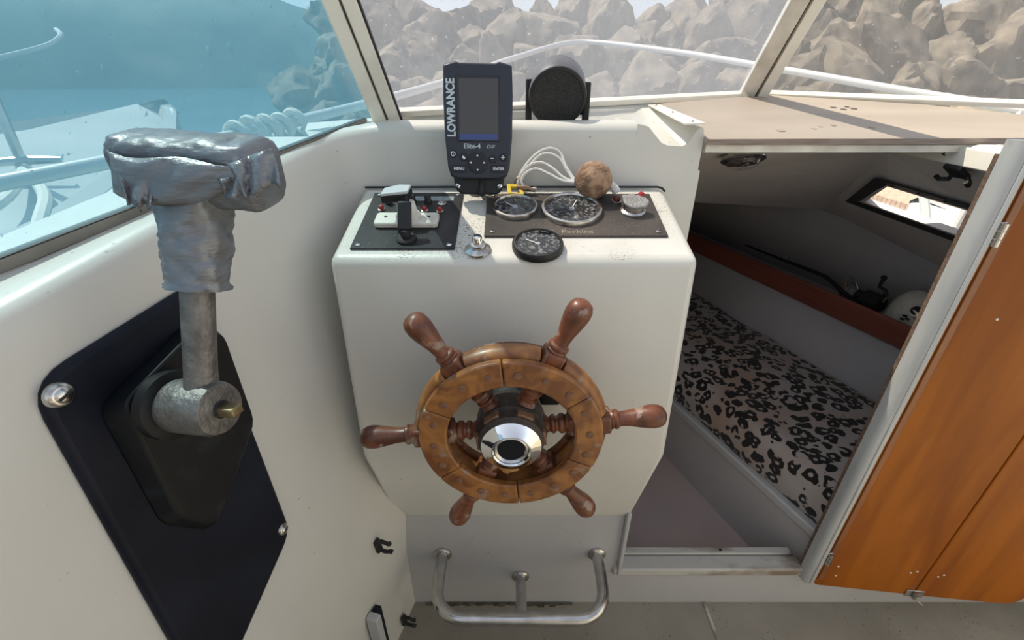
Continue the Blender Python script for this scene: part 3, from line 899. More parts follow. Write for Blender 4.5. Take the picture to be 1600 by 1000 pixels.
l1, u1, nn1 = leaf(pA, pB - (pB - pA).normalized() * .001, 'leaf', .012, 0)
l2, u2, nn2 = leaf(pB + (pC - pB).normalized() * .001, pC, 'leaf', 0, .03)
# dark lipping along the hinge edge
MB().box(pA + u1 * .008 + nn1 * .0012 + V((0, 0, -.505)), (.010, .003, .82), (u1, nn1, V((0, 0, 1)))).build('edge_lipping', M['door_lip'], l1, bevel=.001)
def hinge(c, u, n, w, h, parent):
    m = MB(); m.box(c + n * .001, (w, .002, h), (u, n, V((0, 0, 1)))); o = m.build('hinge', M['stainless'], parent, bevel=.0006)
    for k in range(3):
        MB().lathe([(.0042, 0), (.0042, h / 3 - .001)], c + n * .004 + V((0, 0, -h / 2 + k * h / 3)), (0, 0, 1), 12).build('knuckle', M['stainless'], o)
hinge(V((.636, .5715, -.176)), V((1, 0, 0)), V((0, -1, 0)), .013, .032, l1)
hinge(V((.636, .5715, -.845)), V((1, 0, 0)), V((0, -1, 0)), .013, .032, l1)
hinge(pB + V((0, 0, -.930)), u2, nn2, .034, .020, l1)
MB().tube([pB + nn2 * .004 + V((0, 0, -.938)), pB + nn2 * .008 + u1 * .02 + V((0, 0, -.955))], .002, 6).build('hinge_pin', M['stainless'], l1)
for (s, z) in [(.03, -.87), (.035, -.90), (.165, -.868), (.175, -.862), (.06, -.30)]:
    p = pA + u1 * s + V((0, 0, z)); MB().lathe([(.0022, 0), (.0018, .001), (.0001, .0012)], p, nn1, 8).build('filler_spot', M['white_plastic'], l1)
for (s, z) in [(.03, -.865), (.022, -.872)]:
    p = pB + u2 * s + V((0, 0, z)); MB().lathe([(.0022, 0), (.0018, .001), (.0001, .0012)], p, nn2, 8).build('filler_spot', M['white_plastic'], l2)

# ------------------------------------------------------------------ gear lever on the port side
lc = thing('throttle_lever', 'grey metal throttle lever with its grip wrapped in wrinkled silver duct tape', 'lever', onwall(330, 700))
plate = thing('lever_mount', 'dark navy mounting plate with raised housing bolted to the port side', 'mounting plate', onwall(300, 900))
WU = V((0, 0, 1)); WU = (WU - WN * WU.dot(WN)).normalized(); WE = WU.cross(WN).normalized()
if WE.y < 0: WE = -WE
pts = [onwall(35, 602), onwall(262, 1003), onwall(320, 1075), onwall(372, 1000), onwall(448, 828), onwall(330, 520), onwall(298, 440)]
def roundpoly(P, rads, n=5):
    out = []
    N_ = len(P)
    for i in range(N_):
        a, b, c = P[i - 1], P[i], P[(i + 1) % N_]; r = rads[i]
        if r <= 0: out.append(b); continue
        p0 = b + (a - b).normalized() * r; p1 = b + (c - b).normalized() * r
        for k in range(n + 1):
            t = k / n
            out.append(p0 * (1 - t) ** 2 + b * 2 * t * (1 - t) + p1 * t * t)
    return out
rp = roundpoly(pts, [.03, 0, .02, 0, .02, 0, .02])
m = MB(); m.prism([p - WN * .004 for p in rp], WN * .013)
m.build('plate', M['lever_plate'], plate, bevel=.006, seg=3)
# housing, tapered: back outline on plate, front outline inset
hb = [onwall(150, 640, .009), onwall(250, 822, .009), onwall(330, 830, .009), onwall(368, 640, .009), onwall(330, 500, .009), onwall(288, 505, .009)]
c_ = sum(hb, V((0, 0, 0))) / 6
hf = [onwall(192, 629, .034), onwall(279, 806, .018), onwall(340, 822, .018), onwall(400, 660, .034), onwall(350, 520, .034), onwall(292, 529, .034)]
m = MB(); m.loft([roundpoly(hb, [.012] * 6, 3), roundpoly(hf, [.012] * 6, 3)])
m.build('housing', M['lever_box'], plate, bevel=.003, seg=2)
a_, b_ = onwall(228, 638, .0345), onwall(290, 592, .0345)
MB().box((a_ + b_) / 2, ((b_ - a_).length, .008, .0015), ((b_ - a_).normalized(), WN.cross((b_ - a_).normalized()), WN)).build('index_mark', M['lever_plate'], plate)
for (x, y, r) in [(92, 617, .0105), (441, 827, .0075), (300, 1040, .008)]:
    p = onwall(x, y, .008)
    MB().lathe([(r, 0), (r * .98, r * .2), (r * .75, r * .5), (r * .6, r * .55)], p, WN, 20).build('washer', M['chrome_worn'], plate)
    screw(p + WN * (r * .35), WN, r * .62, plate, M['chrome_worn'], name='bolt', ang=.3)
# hub, shaft, pin
HB = ray(352, 640) * .362
AX = WN
hub0 = HB - AX * .052
m = MB(); m.lathe([(.029, 0), (.029, .010), (.024, .012)], hub0 - AX * .010, AX, 28); m.build('collar', M['lever_box'], lc)
m = MB(); m.lathe([(.0215, 0), (.0225, .004), (.0225, .042), (.0205, .047), (.014, .048)], hub0, AX, 28); m.build('hub', M['cast'], lc)
tp_ = ray(300, 262) * .33
hubm = hub0 + AX * .028
sdir = (tp_ - hubm).normalized()
MB().tube([hubm + sdir * .004, hubm + sdir * .03, hubm + sdir * .09, tp_ - sdir * .02], [.0135, .0118, .0118, .0118], 18).build('shaft', M['cast'], lc)
MB().lathe([(.0075, -.004), (.0075, .001), (.007, .0015), (.0045, .0012)], hub0 + AX * .048, AX, 16).build('pin_seat', M['black_rough'], lc)
m = MB(); m.box(hub0 + AX * .056, (.011, .008, .018), (WE, WU, AX)); m.build('brass_pin', M['brass'], lc, bevel=.0015)
# duct-tape sleeve round the shaft
sx_, sy_, sa_ = basis(sdir, (1, 0, 0))
sx_, sy_ = sy_, -sx_
def taped(c, x, y, rx, ry, pw, n, seed, amp, key):
    out = []
    for k in range(n):
        a = 2 * PI * k / n
        ca, sa = math.cos(a), math.sin(a)
        px = rx * (abs(ca) ** pw) * (1 if ca >= 0 else -1); py = ry * (abs(sa) ** pw) * (1 if sa >= 0 else -1)
        w = noise.noise(V((ca * 1.6 + seed, sa * 1.6, key * 3.0))) * amp + noise.noise(V((ca * 5 + seed, sa * 5 + key * 4, key * 14.0))) * amp * .55
        # diagonal creases
        w += -abs(math.sin(a * 2.0 + key * 5.0 + seed)) ** 8 * amp * .5
        out.append(c + x * (px + w * ca) + y * (py + w * sa))
    return out
rings = []
lowp = hubm + (tp_ - hubm).normalized() * .0
L0 = (tp_ - hubm).length
# find param of sleeve bottom (pixel y = 458)
def pxy(p):
    dep = p.y * CP - p.z * SP; upv = p.y * SP + p.z * CP
    return 800 + FPX * p.x / dep, 500 - FPX * upv / dep
t0 = .2
while pxy(hubm + sdir * (L0 * t0))[1] > 452: t0 += .005
NR = 34
for i in range(NR + 1):
    k = i / NR; t = t0 + (1.0 - t0) * k
    c = hubm + sdir * (L0 * t)
    r_ = .0205 + .0045 * k + (.0018 if k < .03 else 0)
    wob = math.sin(k * 21) * .0005
    rings.append(taped(c, sx_, sy_, r_ + wob + .001, r_ * .86 + wob, .8, 40, 3.1, .0032, k * 1.6))
slv = MB().loft(rings).build('tape_sleeve', M['tape'], lc, smooth=50)
# taped T-handle, its bar lying across the boat
hx = V((1, -.10, -.075)).normalized()          # bar axis: drops slightly to starboard
hy, hz_, _ = basis(hx, (0, .25, 1))
hzv = V((0, -.12, 1)); hzv = (hzv - hx * hzv.dot(hx)).normalized(); hyv = hzv.cross(hx).normalized()
hc = tp_ + V((.003, .004, -.003))
rings = []
NH = 44
for i in range(NH + 1):
    k = i / NH; s = (k - .5) * .110
    e = min(1, (1 - abs(2 * k - 1)) / .13); e = math.sqrt(max(.0, 1 - (1 - e) ** 2))
    hh = (.0220 + .003 * k) * (.40 + .60 * e) ; dd = .0235 * (.45 + .55 * e)
    c = hc + hx * s + hzv * (.002 - .003 * (1 - e))
    rings.append(taped(c, hyv, hzv, dd, hh, .45, 44, 8.3, .0016, k * 2.2))
MB().loft(rings).build('tape_grip', M['tape'], lc, smooth=50)
# loose folded flaps of tape
def flap(edge_a, edge_b, drop, n, name, rag=.25, curl=.004, seed=0):
    rows = []; edge_a = V(edge_a); edge_b = V(edge_b); drop = V(drop)
    nn_ = (edge_b - edge_a).cross(drop).normalized()
    rnd = random.Random(seed)
    for i in range(n + 1):
        t = i / n; base = edge_a.lerp(edge_b, t); ln = 1 - rag * rnd.random()
        row = []
        for j in range(6):
            s = j / 5
            row.append(base + drop * (s * ln) + nn_ * (curl * math.sin(s * 4 + t * 3) + curl * .6 * math.sin(t * 9 + s * 2)))
        rows.append(row)
    return MB().grid(rows).build(name, M['tape'], lc, solid=.0008, smooth=40)
def hp_(x, y, d=.30): return ray(x, y) * d
def tape_rows(top, bot, d0, d1, name, seed, rag=5.0, n=12, m=7):
    rnd = random.Random(seed); rows = []
    for i in range(n + 1):
        t = i / n
        tx, ty = top[0][0] + (top[1][0] - top[0][0]) * t, top[0][1] + (top[1][1] - top[0][1]) * t
        bx_, by_ = bot[0][0] + (bot[1][0] - bot[0][0]) * t, bot[0][1] + (bot[1][1] - bot[0][1]) * t + rnd.uniform(-rag, rag)
        row = []
        for j in range(m):
            u = j / (m - 1)
            row.append(hp_(tx + (bx_ - tx) * u + 2 * math.sin(t * 7 + u * 3), ty + (by_ - ty) * u, d0 + (d1 - d0) * u + .0022 * math.sin(t * 11 + u * 5 + seed)))
        rows.append(row)
    return MB().grid(rows).build(name, M['tape'], lc, solid=.0010, smooth=40)
tape_rows(((168, 236), (238, 262)), ((198, 316), (236, 324)), .304, .303, 'tape_flap', 1, 6)
tape_rows(((166, 234), (190, 262)), ((190, 296), (222, 334)), .310, .306, 'tape_flap', 4, 5)
tape_rows(((356, 256), (424, 232)), ((384, 306), (440, 284)), .2985, .301, 'tape_flap', 2, 8, 16)
tape_rows(((340, 280), (402, 270)), ((352, 312), (404, 306)), .3015, .303, 'tape_flap', 3, 5)
# overlapping wrap across the front of the grip with a frayed edge
rows = []
for i in range(25):
    k = i / 24; x = 172 + (378 - 172) * k
    yt = 240 + 18 * k + 4 * math.sin(k * 9); yb = 300 + 22 * math.sin(PI * min(1, k * 1.15)) ** .7 - (0 if k < .85 else 12 * (k - .85) / .15)
    row = []
    for j in range(7):
        s = j / 6
        row.append(hp_(x + 6 * s * (1 - k), yt + (yb - yt) * s, .3030 - .004 * math.sin(PI * (k * .8 + .1)) + .0012 * math.sin(k * 14 + s * 7) + .009 * (s ** 2) ))
    rows.append(row)
MB().grid(rows).build('tape_wrap', M['tape'], lc, solid=.0012, smooth=45)

# ------------------------------------------------------------------ small fittings low on the port side
def clipf(x, y, label, d=.0):
    p = onwall(x, y) if y < 880 else hit(x, y, V((-.214, .59, 0)), NX)
    n = WN if y < 880 else NX
    u = V((0, 0, 1)); u = (u - n * u.dot(n)).normalized(); e = u.cross(n).normalized()
    c = thing('tool_clip', label, 'clip', p, 'black spring clips on the port side')
    MB().box(p + n * .0035, (.012, .026, .006), (e, u, n)).build('base', M['black_rough'], c, bevel=.001)
    for s in (1, -1):
        MB().tube([p + n * .005 + u * (.009 * s), p + n * .013 + u * (.0125 * s), p + n * .020 + u * (.0115 * s), p + n * .025 + u * (.009 * s), p + n * .029 + u * (.011 * s)], [.0036, .0036, .0034, .0036, .0042], 8).build('jaw', M['black_rough'], c)
clipf(588, 852, 'black spring clip on the port side below the console')
clipf(629, 968, 'black spring clip on the port side just above the floor')
lk = thing('locker_frame', 'pale locker frame corner with dark interior low on the port side', 'locker', hit(585, 1010, V((-.214, .59, 0)), NX))
lw = lambda x, y, d=0: hit(x, y, V((-.214, .59, 0)) + NX * d, NX)
m = MB(); q0 = lw(583, 963, .012); u = V((0, 0, -1))
m.box(q0 + u * .08, (.014, .022, .16), (EX, NX, V((0, 0, 1)))); m.build('upright', M['post'], lk, bevel=.002)
m = MB(); m.box(q0 + u * .082 + EX * .015 - NX * .004, (.016, .012, .15), (EX, NX, V((0, 0, 1)))); m.build('interior', M['lever_plate'], lk, bevel=.001)

# ------------------------------------------------------------------ stainless footrest rail
ft = thing('footrest_rail', 'bent stainless steel footrest rail mounted under the console', 'rail', (.016, .53, -.93))
zr = -.859; xa, xb = -.1425, .1745; yf = .462
pts = [V((xa, YB, zr))]
rr_ = .055
pts.append(V((xa - .001, yf + rr_ + .02, zr)))
for k in range(9):
    a = PI + PI / 2 * k / 8; pts.append(V((xa + rr_ + rr_ * math.cos(a), yf + rr_ + rr_ * math.sin(a), zr)))
for k in range(9):
    a = 1.5 * PI + PI / 2 * k / 8; pts.append(V((xb - rr_ + rr_ * math.cos(a), yf + rr_ + rr_ * math.sin(a), zr)))
pts.append(V((xb + .001, yf + rr_ + .02, zr))); pts.append(V((xb, YB, zr)))
MB().tube(pts, .0115, 16).build('tube', M['stainless'], ft)
MB().tube([V((.018, YB, -.934)), V((.018, yf + .004, zr - .006))], .0105, 14).build('support_tube', M['stainless'], ft)
for c, d in ((V((xa, YB, zr)), (0, -1, 0)), (V((xb, YB, zr)), (0, -1, 0)), (V((.018, YB, -.934)), (0, -1, 0))):
    MB().lathe([(.0185, 0), (.0185, .004), (.015, .007), (.0125, .008)], c, d, 20).build('flange', M['stainless'], ft)

# ------------------------------------------------------------------ ship's wheel
WCn = V((-.001, .42, -.3755))
wheel = thing('ship_wheel', 'six-spoked varnished wooden ship steering wheel with a chrome hub cap', 'steering wheel', (0, .42, -.57))
def wp(r, ang, y): return V((WCn.x + r * math.cos(ang), y, WCn.z + r * math.sin(ang)))
A0 = R(5.5)
def segment(r0, r1, y0, y1, a0, a1, n, name, mt, rnd=.0, bevel=.0018):
    m = MB(); rings = []
    for i in range(n + 1):
        a = a0 + (a1 - a0) * i / n
        if rnd:
            ring = []
            ym = (y0 + y1) / 2; hw = (y1 - y0) / 2
            ring += [wp(r0, a, y1), wp(r0, a, y0)]
            for k in range(7):
                b = -PI / 2 + PI * k / 6
                ring.append(wp(r1 - rnd + rnd * math.cos(b), a, ym + hw * math.sin(b)))
            rings.append(ring)
        else:
            rings.append([wp(r0, a, y1), wp(r0, a, y0), wp(r1, a, y0), wp(r1, a, y1)])
    m.loft(rings)
    return m.build(name, mt, wheel, bevel=bevel, smooth=40)
for k in range(6):
    a = A0 + R(60 * k)
    segment(.0765, .1095, .402, .413, a + R(30) + R(.25), a + R(90) - R(.25), 16, 'front_felloe', M['wheel_wood'], bevel=.0022)
    segment(.0765, .1095, .439, .449, a + R(30), a + R(90), 12, 'back_felloe', M['wheel_wood_dark'], bevel=.002)
    segment(.083, .1175, .413, .439, a + R(7.6), a + R(52.4), 16, 'rim_block', M['wheel_wood'], .010, bevel=.001)
    for j in (10, 30, 50):
        b = a + R(30 + j)
        MB().lathe([(.0047, 0), (.0047, .0008), (.004, .0011), (.0001, .0011)], wp(.093, b, .402), (0, -1, 0), 12).build('dowel', M['dowel'], wheel)
    d = V((math.cos(a), 0, math.sin(a)))
    prof = [(.0125, .032), (.0125, .042), (.0105, .044), (.0088, .047), (.0115, .050), (.0118, .053), (.0092, .055), (.0092, .057), (.0122, .060), (.0125, .064), (.010, .067), (.0115, .070)]
    oc = V((WCn.x, .426, WCn.z))
    sp = MB().lathe(prof, oc, d, 16).build('spoke', M['wheel_wood_dark'], wheel)
    MB().box(oc + d * .0955, (.0255, .0258, .052), (V((0, 1, 0)).cross(d), V((0, 1, 0)), d)).build('spoke_block', M['wheel_wood_dark'], sp, bevel=.003)
    hp2 = [(.0118, .1205), (.0125, .123), (.0110, .125), (.0125, .1275), (.0122, .130), (.0095, .132), (.0092, .137), (.0100, .145), (.0122, .156), (.0140, .166), (.0146, .173), (.0138, .180), (.0110, .1855), (.0060, .1885), (.0001, .1892)]
    MB().lathe(hp2, oc, d, 20).build('handle', M['wheel_wood_dark'], wheel)
hubw = MB().lathe([(.030, -.449), (.041, -.447), (.043, -.44), (.043, -.412), (.040, -.408), (.039, -.398), (.034, -.396)], V((WCn.x, 0, WCn.z)), (0, -1, 0), 40).build('hub', M['hub_wood'], wheel)
for k in range(6):
    a = A0 + R(60 * k)
    MB().box(wp(.0385, a, .405), (.020, .010, .006), (V((-math.sin(a), 0, math.cos(a))), V((0, 1, 0)), V((math.cos(a), 0, math.sin(a))))).build('hub_inlay', M['dowel'], hubw, bevel=.001)
cap = MB().lathe([(.0340, -.400), (.0352, -.394), (.0354, -.391), (.0236, -.3835), (.0226, -.3822), (.0215, -.3822), (.0200, -.3840)], V((WCn.x, 0, WCn.z)), (0, -1, 0), 48, caps=False)
cap.build('hub_cap', M['chrome'], wheel, smooth=30)
MB().lathe([(.0205, -.387), (.0200, -.3845), (.0185, -.3836), (.0168, -.3848), (.0158, -.3860)], V((WCn.x, 0, WCn.z)), (0, -1, 0), 40, caps=False).build('cap_ring', M['stainless'], wheel)
MB().lathe([(.0165, -.390), (.0165, -.3862), (.0001, -.3858)], V((WCn.x, 0, WCn.z)), (0, -1, 0), 32).build('cap_badge', M['badge'], wheel)
# steering boot on the console
bt = MB().lathe([(.045, -.517), (.045, -.505), (.036, -.490), (.030, -.470), (.026, -.447)], V((WCn.x, 0, WCn.z + .0)), (0, -1, 0), 32).build('steering_boot', M['black_rough'], con)
MB().box((.052, .497, -.372), (.028, .022, .040)).build('steering_cover', M['black_rough'], con, bevel=.004)

# ------------------------------------------------------------------ dash: switch panel
sp_ = thing('switch_panel', 'black switch panel with white battery switch and key on the left of the dash', 'panel', dash(-.14, .61))
def dquad(x0, x1, y0, y1, d0, th):
    m = MB(); m.prism([dash(x0, y0, d0), dash(x1, y0, d0), dash(x1, y1, d0), dash(x0, y1, d0)], DN * th); return m
dquad(-.2045, -.0725, .541, .679, 0, .003).build('plate', M['panel_black'], sp_, bevel=.0008)
for (x, y) in [(-.196, .548), (-.080, .548), (-.196, .673), (-.080, .673)]:
    screw(dash(x, y, .003), DN, .0036, sp_, M['chrome'])
dquad(-.185, -.085, .656, .668, .003, .0004).build('label_strip', M['label'], sp_)
for (x, y, kind) in [(-.178, .650, 1), (-.143, .652, 1), (-.121, .652, 1), (-.100, .647, 0)]:
    if kind:
        MB().lathe([(.0055, 0), (.0055, .002), (.0048, .003), (.0045, .011), (.0038, .012)], dash(x, y, .003), DN, 14).build('fuse_cap', M['black'], sp_)
    else:
        MB().lathe([(.0065, 0), (.0065, .0022), (.004, .0025), (.004, .0005)], dash(x, y, .003), DN, 16).build('fuse_socket', M['chrome_worn'], sp_)
for (x, y) in [(-.184, .633), (-.146, .632), (-.123, .630), (-.101, .628)]:
    o = MB().lathe([(.0036, 0), (.0036, .0045), (.0026, .006), (.0001, .0065)], dash(x, y, .003), DN, 12).build('push_button', M['red'], sp_)
    MB().lathe([(.0052, 0), (.0052, .0012), (.004, .0016)], dash(x, y, .003), DN, 14).build('ring', M['chrome_worn'], o)
# battery isolator
bp_ = []
for (cx, cy) in ((-.177, .598), (-.105, .598)):
    pass
m = MB()
pl_ = roundpoly([dash(-.184, .585, .003), dash(-.099, .585, .003), dash(-.099, .613, .003), dash(-.184, .613, .003)], [.006] * 4, 4)
m.prism(pl_, DN * .008); iso = m.build('isolator_base', M['white_plastic'], sp_, bevel=.002)
for x in (-.170, -.112):
    MB().lathe([(.0022, 0), (.0022, .0006), (.0001, .0007)], dash(x, .601, .011), DN, 10).build('screw_hole', M['black'], iso)
MB().lathe([(.017, .010), (.0165, .014), (.0135, .016), (.012, .030), (.0105, .032)], dash(-.140, .602), DN, 24).build('isolator_turret', M['white_plastic'], sp_)
# switch key handle: pale wedge with dark sides
hc0 = dash(-.150, .607, .044)
e1 = V((.75, .0, .0)); kx = (DX * .93 + DU * .25).normalized(); ky = DN.cross(kx).normalized()
kp = [hc0 - kx * .022 - ky * .008, hc0 + kx * .013 - ky * .010, hc0 + kx * .020 + ky * .008, hc0 + kx * .004 + ky * .013, hc0 - kx * .016 + ky * .008]
m = MB(); m.prism([p - DN * .010 for p in kp], DN * .010); m.build('key_grip', M['black'], sp_, bevel=.001)
m = MB(); m.prism([p + (hc0 - p) * .03 for p in kp], DN * .004); m.build('key_grip_top', M['grey_plastic'], sp_, bevel=.001)
MB().tube([dash(-.141, .603, .030), dash(-.141, .604, .042)], .006, 12).build('key_stem', M['black'], sp_)
# ignition lock with black key in front
lk0 = dash(-.136, .560, .003)
MB().lathe([(.013, 0), (.013, .003), (.0105, .005), (.0085, .005)], lk0, DN, 20).build('ignition_lock', M['black_rough'], sp_)
MB().lathe([(.006, .004), (.007, .010), (.0055, .015), (.0001, .017)], lk0, DN, 16).build('key_ball', M['black_rough'], sp_)
kd = (DN * .8 + DU * .45).normalized()
m = MB(); a = lk0 + DN * .014; b = lk0 + kd * .047
kz = (b - a).normalized(); kyy = kz.cross(DX).normalized()
m.box((a + b) / 2, (.017, .009, (b - a).length), (DX, kyy, kz)); m.build('ignition_key', M['black'], sp_, bevel=.002)

# chrome push button
cp_ = thing('horn_button', 'chrome push button between the two dash panels', 'button', dash(-.043, .538))
c = dash(-.043, .540)
MB().lathe([(.0165, 0), (.0165, .003), (.012, .006), (.011, .007)], c, DN, 28).build('base_ring', M['chrome_worn'], cp_)
MB().lathe([(.0095, .006), (.0095, .011), (.0075, .012)], c, DN, 24).build('nut', M['stainless'], cp_)
MB().lathe([(.0060, .011), (.0060, .020), (.0052, .0215), (.0001, .022)], c, DN, 20).build('button', M['chrome'], cp_)

# ------------------------------------------------------------------ dash: engine panel
ep = thing('engine_panel', 'brown-black engine instrument panel with two chrome-rimmed gauges on the dash', 'panel', dash(.085, .62))
dquad(-.0365, .204, .568, .676, 0, .0035).build('plate', M['panel_brown'], ep, bevel=.0008)
for (x, y) in [(-.026, .577), (.193, .577), (.190, .670), (-.026, .670)]:
    screw(dash(x, y, .0035), DN, .0034, ep, M['chrome_worn'], ang=.25)
def gauge(name, c, r, parent, face, needle_a):
    g = MB().lathe([(r, 0), (r, .004), (r * .98, .0062), (r * .90, .0068), (r * .86, .0045), (r * .86, .002)], c, DN, 40, caps=False).build(name, M['chrome_worn'], parent)
    MB().lathe([(r * .88, .0008), (r * .88, .0018), (.0001, .0019)], c, DN, 36).build('dial', face, g)
    m = MB(); 
    for k in range(19):
        a = R(-210 + 240 * k / 18) * -1
        dd = DX * math.cos(a) + DU * math.sin(a); tt = DN.cross(dd)
        m.box(c + DN * .0021 + dd * (r * .68), (r * (.14 if k % 3 == 0 else .08), .0007, .0004), (dd, tt, DN))
    m.build('scale_marks', M['gauge_print'], g)
    dd = DX * math.cos(needle_a) + DU * math.sin(needle_a); tt = DN.cross(dd)
    MB().box(c + DN * .003 + dd * (r * .25), (r * .7, .0013, .0006), (dd, tt, DN)).build('needle', M['letter_white'], g)
    MB().lathe([(.004, .0018), (.004, .004), (.0001, .0042)], c, DN, 14).build('needle_boss', M['gauge_print'], g)
    MB().lathe([(r * .87, .0046), (r * .5, .0052), (.0001, .0054)], c, DN, 36, caps=False).build('glass', M['gauge_glass'], g)
    return g
gauge('gauge', dash(.0045, .634, .0035), .0320, ep, M['gauge_face_clean'], 2.4)
gauge('gauge', dash(.0835, .629, .0035), .0430, ep, M['gauge_face'], 1.2)
for (x, y, mt) in [(.150, .650, 'red_dark'), (.187, .660, 'red')]:
    o = MB().lathe([(.0055, .003), (.0052, .008), (.003, .0105), (.0001, .011)], dash(x, y, .0035), DN, 16).build('warning_light', M[mt], ep)
    MB().lathe([(.0070, 0), (.0070, .0035), (.0055, .004)], dash(x, y, .0035), DN, 16).build('bezel', M['chrome_worn'], o)
# key switch under its grey swivel cover
kc = dash(.169, .626, .0035)
MB().lathe([(.0175, 0), (.0175, .003), (.0145, .005), (.0140, .011)], kc, DN, 28).build('key_switch', M['chrome_worn'], ep)
cvr = []
for k in range(24):
    a = 2 * PI * k / 24; rr2 = .0150 + .0016 * math.cos(2 * a + .6) + .001 * math.cos(3 * a)
    cvr.append(kc + DN * .013 + DX * (rr2 * 1.08 * math.cos(a) + .001) + DU * (rr2 * math.sin(a)) + DN * (.003 * math.sin(a)))
m = MB(); m.prism(cvr, DN * .004); m.build('key_cover', M['corroded'], ep, bevel=.0012)
m = MB(); m.box(kc + DN * .010 + DX * -.004 + DU * .015, (.020, .010, .012), (DX, DU, DN)); m.build('cover_hinge', M['corroded'], ep, bevel=.001)
text('Perkins', .0125, dash(.086, .5765, .0036), DX, DU, M['print_tan'], ep, 'maker_print', xs=1.15)
MB().tube([dash(.051, .5765, .0037) + (DX * math.cos(a) + DU * math.sin(a)) * .0042 for a in [2 * PI * k / 16 for k in range(16)]], .0005, 5, True).build('maker_mark', M['print_tan'], ep)

# black round gauge in front
bg = thing('round_gauge', 'round black-rimmed gauge at the front edge of the dash', 'gauge', dash(.033, .542))
c = dash(.0325, .545)
MB().lathe([(.0315, 0), (.0325, .002), (.0325, .008), (.031, .0105), (.0285, .0108), (.0275, .009), (.0275, .007)], c, DN, 44, caps=False).build('rim', M['black'], bg)
MB().lathe([(.028, .0055), (.028, .0065), (.0001, .0066)], c, DN, 36).build('dial', M['gauge_face'], bg)
m = MB()
for k in range(15):
    a = R(-20 + 220 * k / 14); dd = DX * math.cos(a) + DU * math.sin(a); tt = DN.cross(dd)
    m.box(c + DN * .0068 + dd * .021, (.003, .0007, .0004), (dd, tt, DN))
m.build('scale_marks', M['gauge_print'], bg)
MB().lathe([(.003, .0066), (.003, .008), (.0001, .0082)], c, DN, 14).build('needle_boss', M['gauge_print'], bg)
MB().box(c + DN * .0075 + (DX * -.8 + DU * .5).normalized() * .009, (.017, .0012, .0005), ((DX * -.8 + DU * .5).normalized(), DN.cross((DX * -.8 + DU * .5).normalized()), DN)).build('needle', M['letter_white'], bg)
MB().lathe([(.0278, .0092), (.015, .0097), (.0001, .0099)], c, DN, 36, caps=False).build('glass', M['gauge_glass'], bg)

# ------------------------------------------------------------------ cork float key ring
kr = thing('cork_float', 'cork ball float on a looped white cord lying on the dash', 'key float', dash(.12, .665))
cb_ = V((.1175, .665, 0)); cb_.z = dash(.1175, .665).z + .0275
NB = 26
rings = []
for i in range(15):
    a = PI * (i + .02) / 14.04
    rings.append([cb_ + V((math.sin(a) * math.cos(b), math.sin(a) * math.sin(b), -math.cos(a))) * (.0265 * (1 + .03 * noise.noise(V((math.sin(a) * math.cos(b) * 3, math.sin(a) * math.sin(b) * 3, math.cos(a) * 3))))) for b in [2 * PI * k / NB for k in range(NB)]])
MB().loft(rings).build('cork_ball', M['cork'], kr, smooth=80)
def spline(P, n=8):
    P = [V(p) for p in P]; out = []
    Q = [P[0] * 2 - P[1]] + P + [P[-1] * 2 - P[-2]]
    for i in range(1, len(Q) - 2):
        for k in range(n):
            t = k / n; a, b, c, d = Q[i - 1], Q[i], Q[i + 1], Q[i + 2]
            out.append(.5 * (2 * b + (c - a) * t + (2 * a - 5 * b + 4 * c - d) * t * t + (3 * b - 3 * c + d - a) * t ** 3))
    out.append(P[-1]); return out
CD = lambda x, y, Y: hit(x, y, V((0, Y, 0)), V((0, 1, 0)))
loops = [
    [(897, 280, .668), (884, 260, .685), (876, 240, .697), (862, 232, .700), (845, 236, .700), (828, 250, .697), (815, 268, .692), (809, 282, .690)],
    [(897, 282, .666), (886, 266, .682), (874, 248, .692), (858, 240, .696), (843, 243, .697), (829, 257, .693), (818, 274, .688), (811, 286, .687)],
    [(897, 284, .664), (880, 277, .672), (862, 262, .684), (845, 254, .690), (828, 258, .690), (816, 270, .687), (810, 284, .684), (811, 292, .682)],
    [(897, 285, .662), (878, 282, .668), (860, 273, .676), (838, 264, .684), (822, 270, .684), (815, 281, .682), (818, 291, .679), (826, 295, .677), (838, 294, .675)]]
for lo in loops:
    MB().tube(spline([CD(*p) for p in lo]), .0021, 8).build('cord', M['cord'], kr)
MB().tube(spline([cb_ + V((.024, -.002, -.004)), cb_ + V((.030, -.006, -.010)), cb_ + V((.034, -.008, -.016))]), [.0055] * 8 + [.006] * 8 + [.0045], 10).build('knot', M['cord'], kr)
ky_ = thing('boat_key', 'yellow-headed key clipped to the cord end beside the cork float', 'key', dash(.0, .685))
kq = [dash(-.006, .668, .004), dash(.018, .666, .004), dash(.014, .688, .008), dash(-.008, .690, .008)]
ki = [dash(.000, .672, .004), dash(.012, .671, .004), dash(.009, .683, .007), dash(-.002, .684, .007)]
m = MB()
up2 = DN * .004
m.add(kq + ki + [p + up2 for p in kq] + [p + up2 for p in ki], [f for i in range(4) for j in [(i + 1) % 4] for f in ((i, j, 4 + j, 4 + i), (8 + i, 12 + i, 12 + j, 8 + j), (i, 8 + i, 8 + j, j), (4 + i, 4 + j, 12 + j, 12 + i))])
m.build('key_head', M['yellow'], ky_, bevel=.001)
m = MB(); m.tube([dash(.008, .682, .010), dash(.022, .676, .012), dash(.034, .672, .010)], [.003, .0045, .002], 8); m.build('clip', M['bronze'], ky_)
MB().tube([dash(.010, .692, .012) + V((.006 * math.cos(a), .0, .008 * math.sin(a))) for a in [2 * PI * k / 14 for k in range(14)]], .0013, 6, True).build('ring', M['bronze'], ky_)

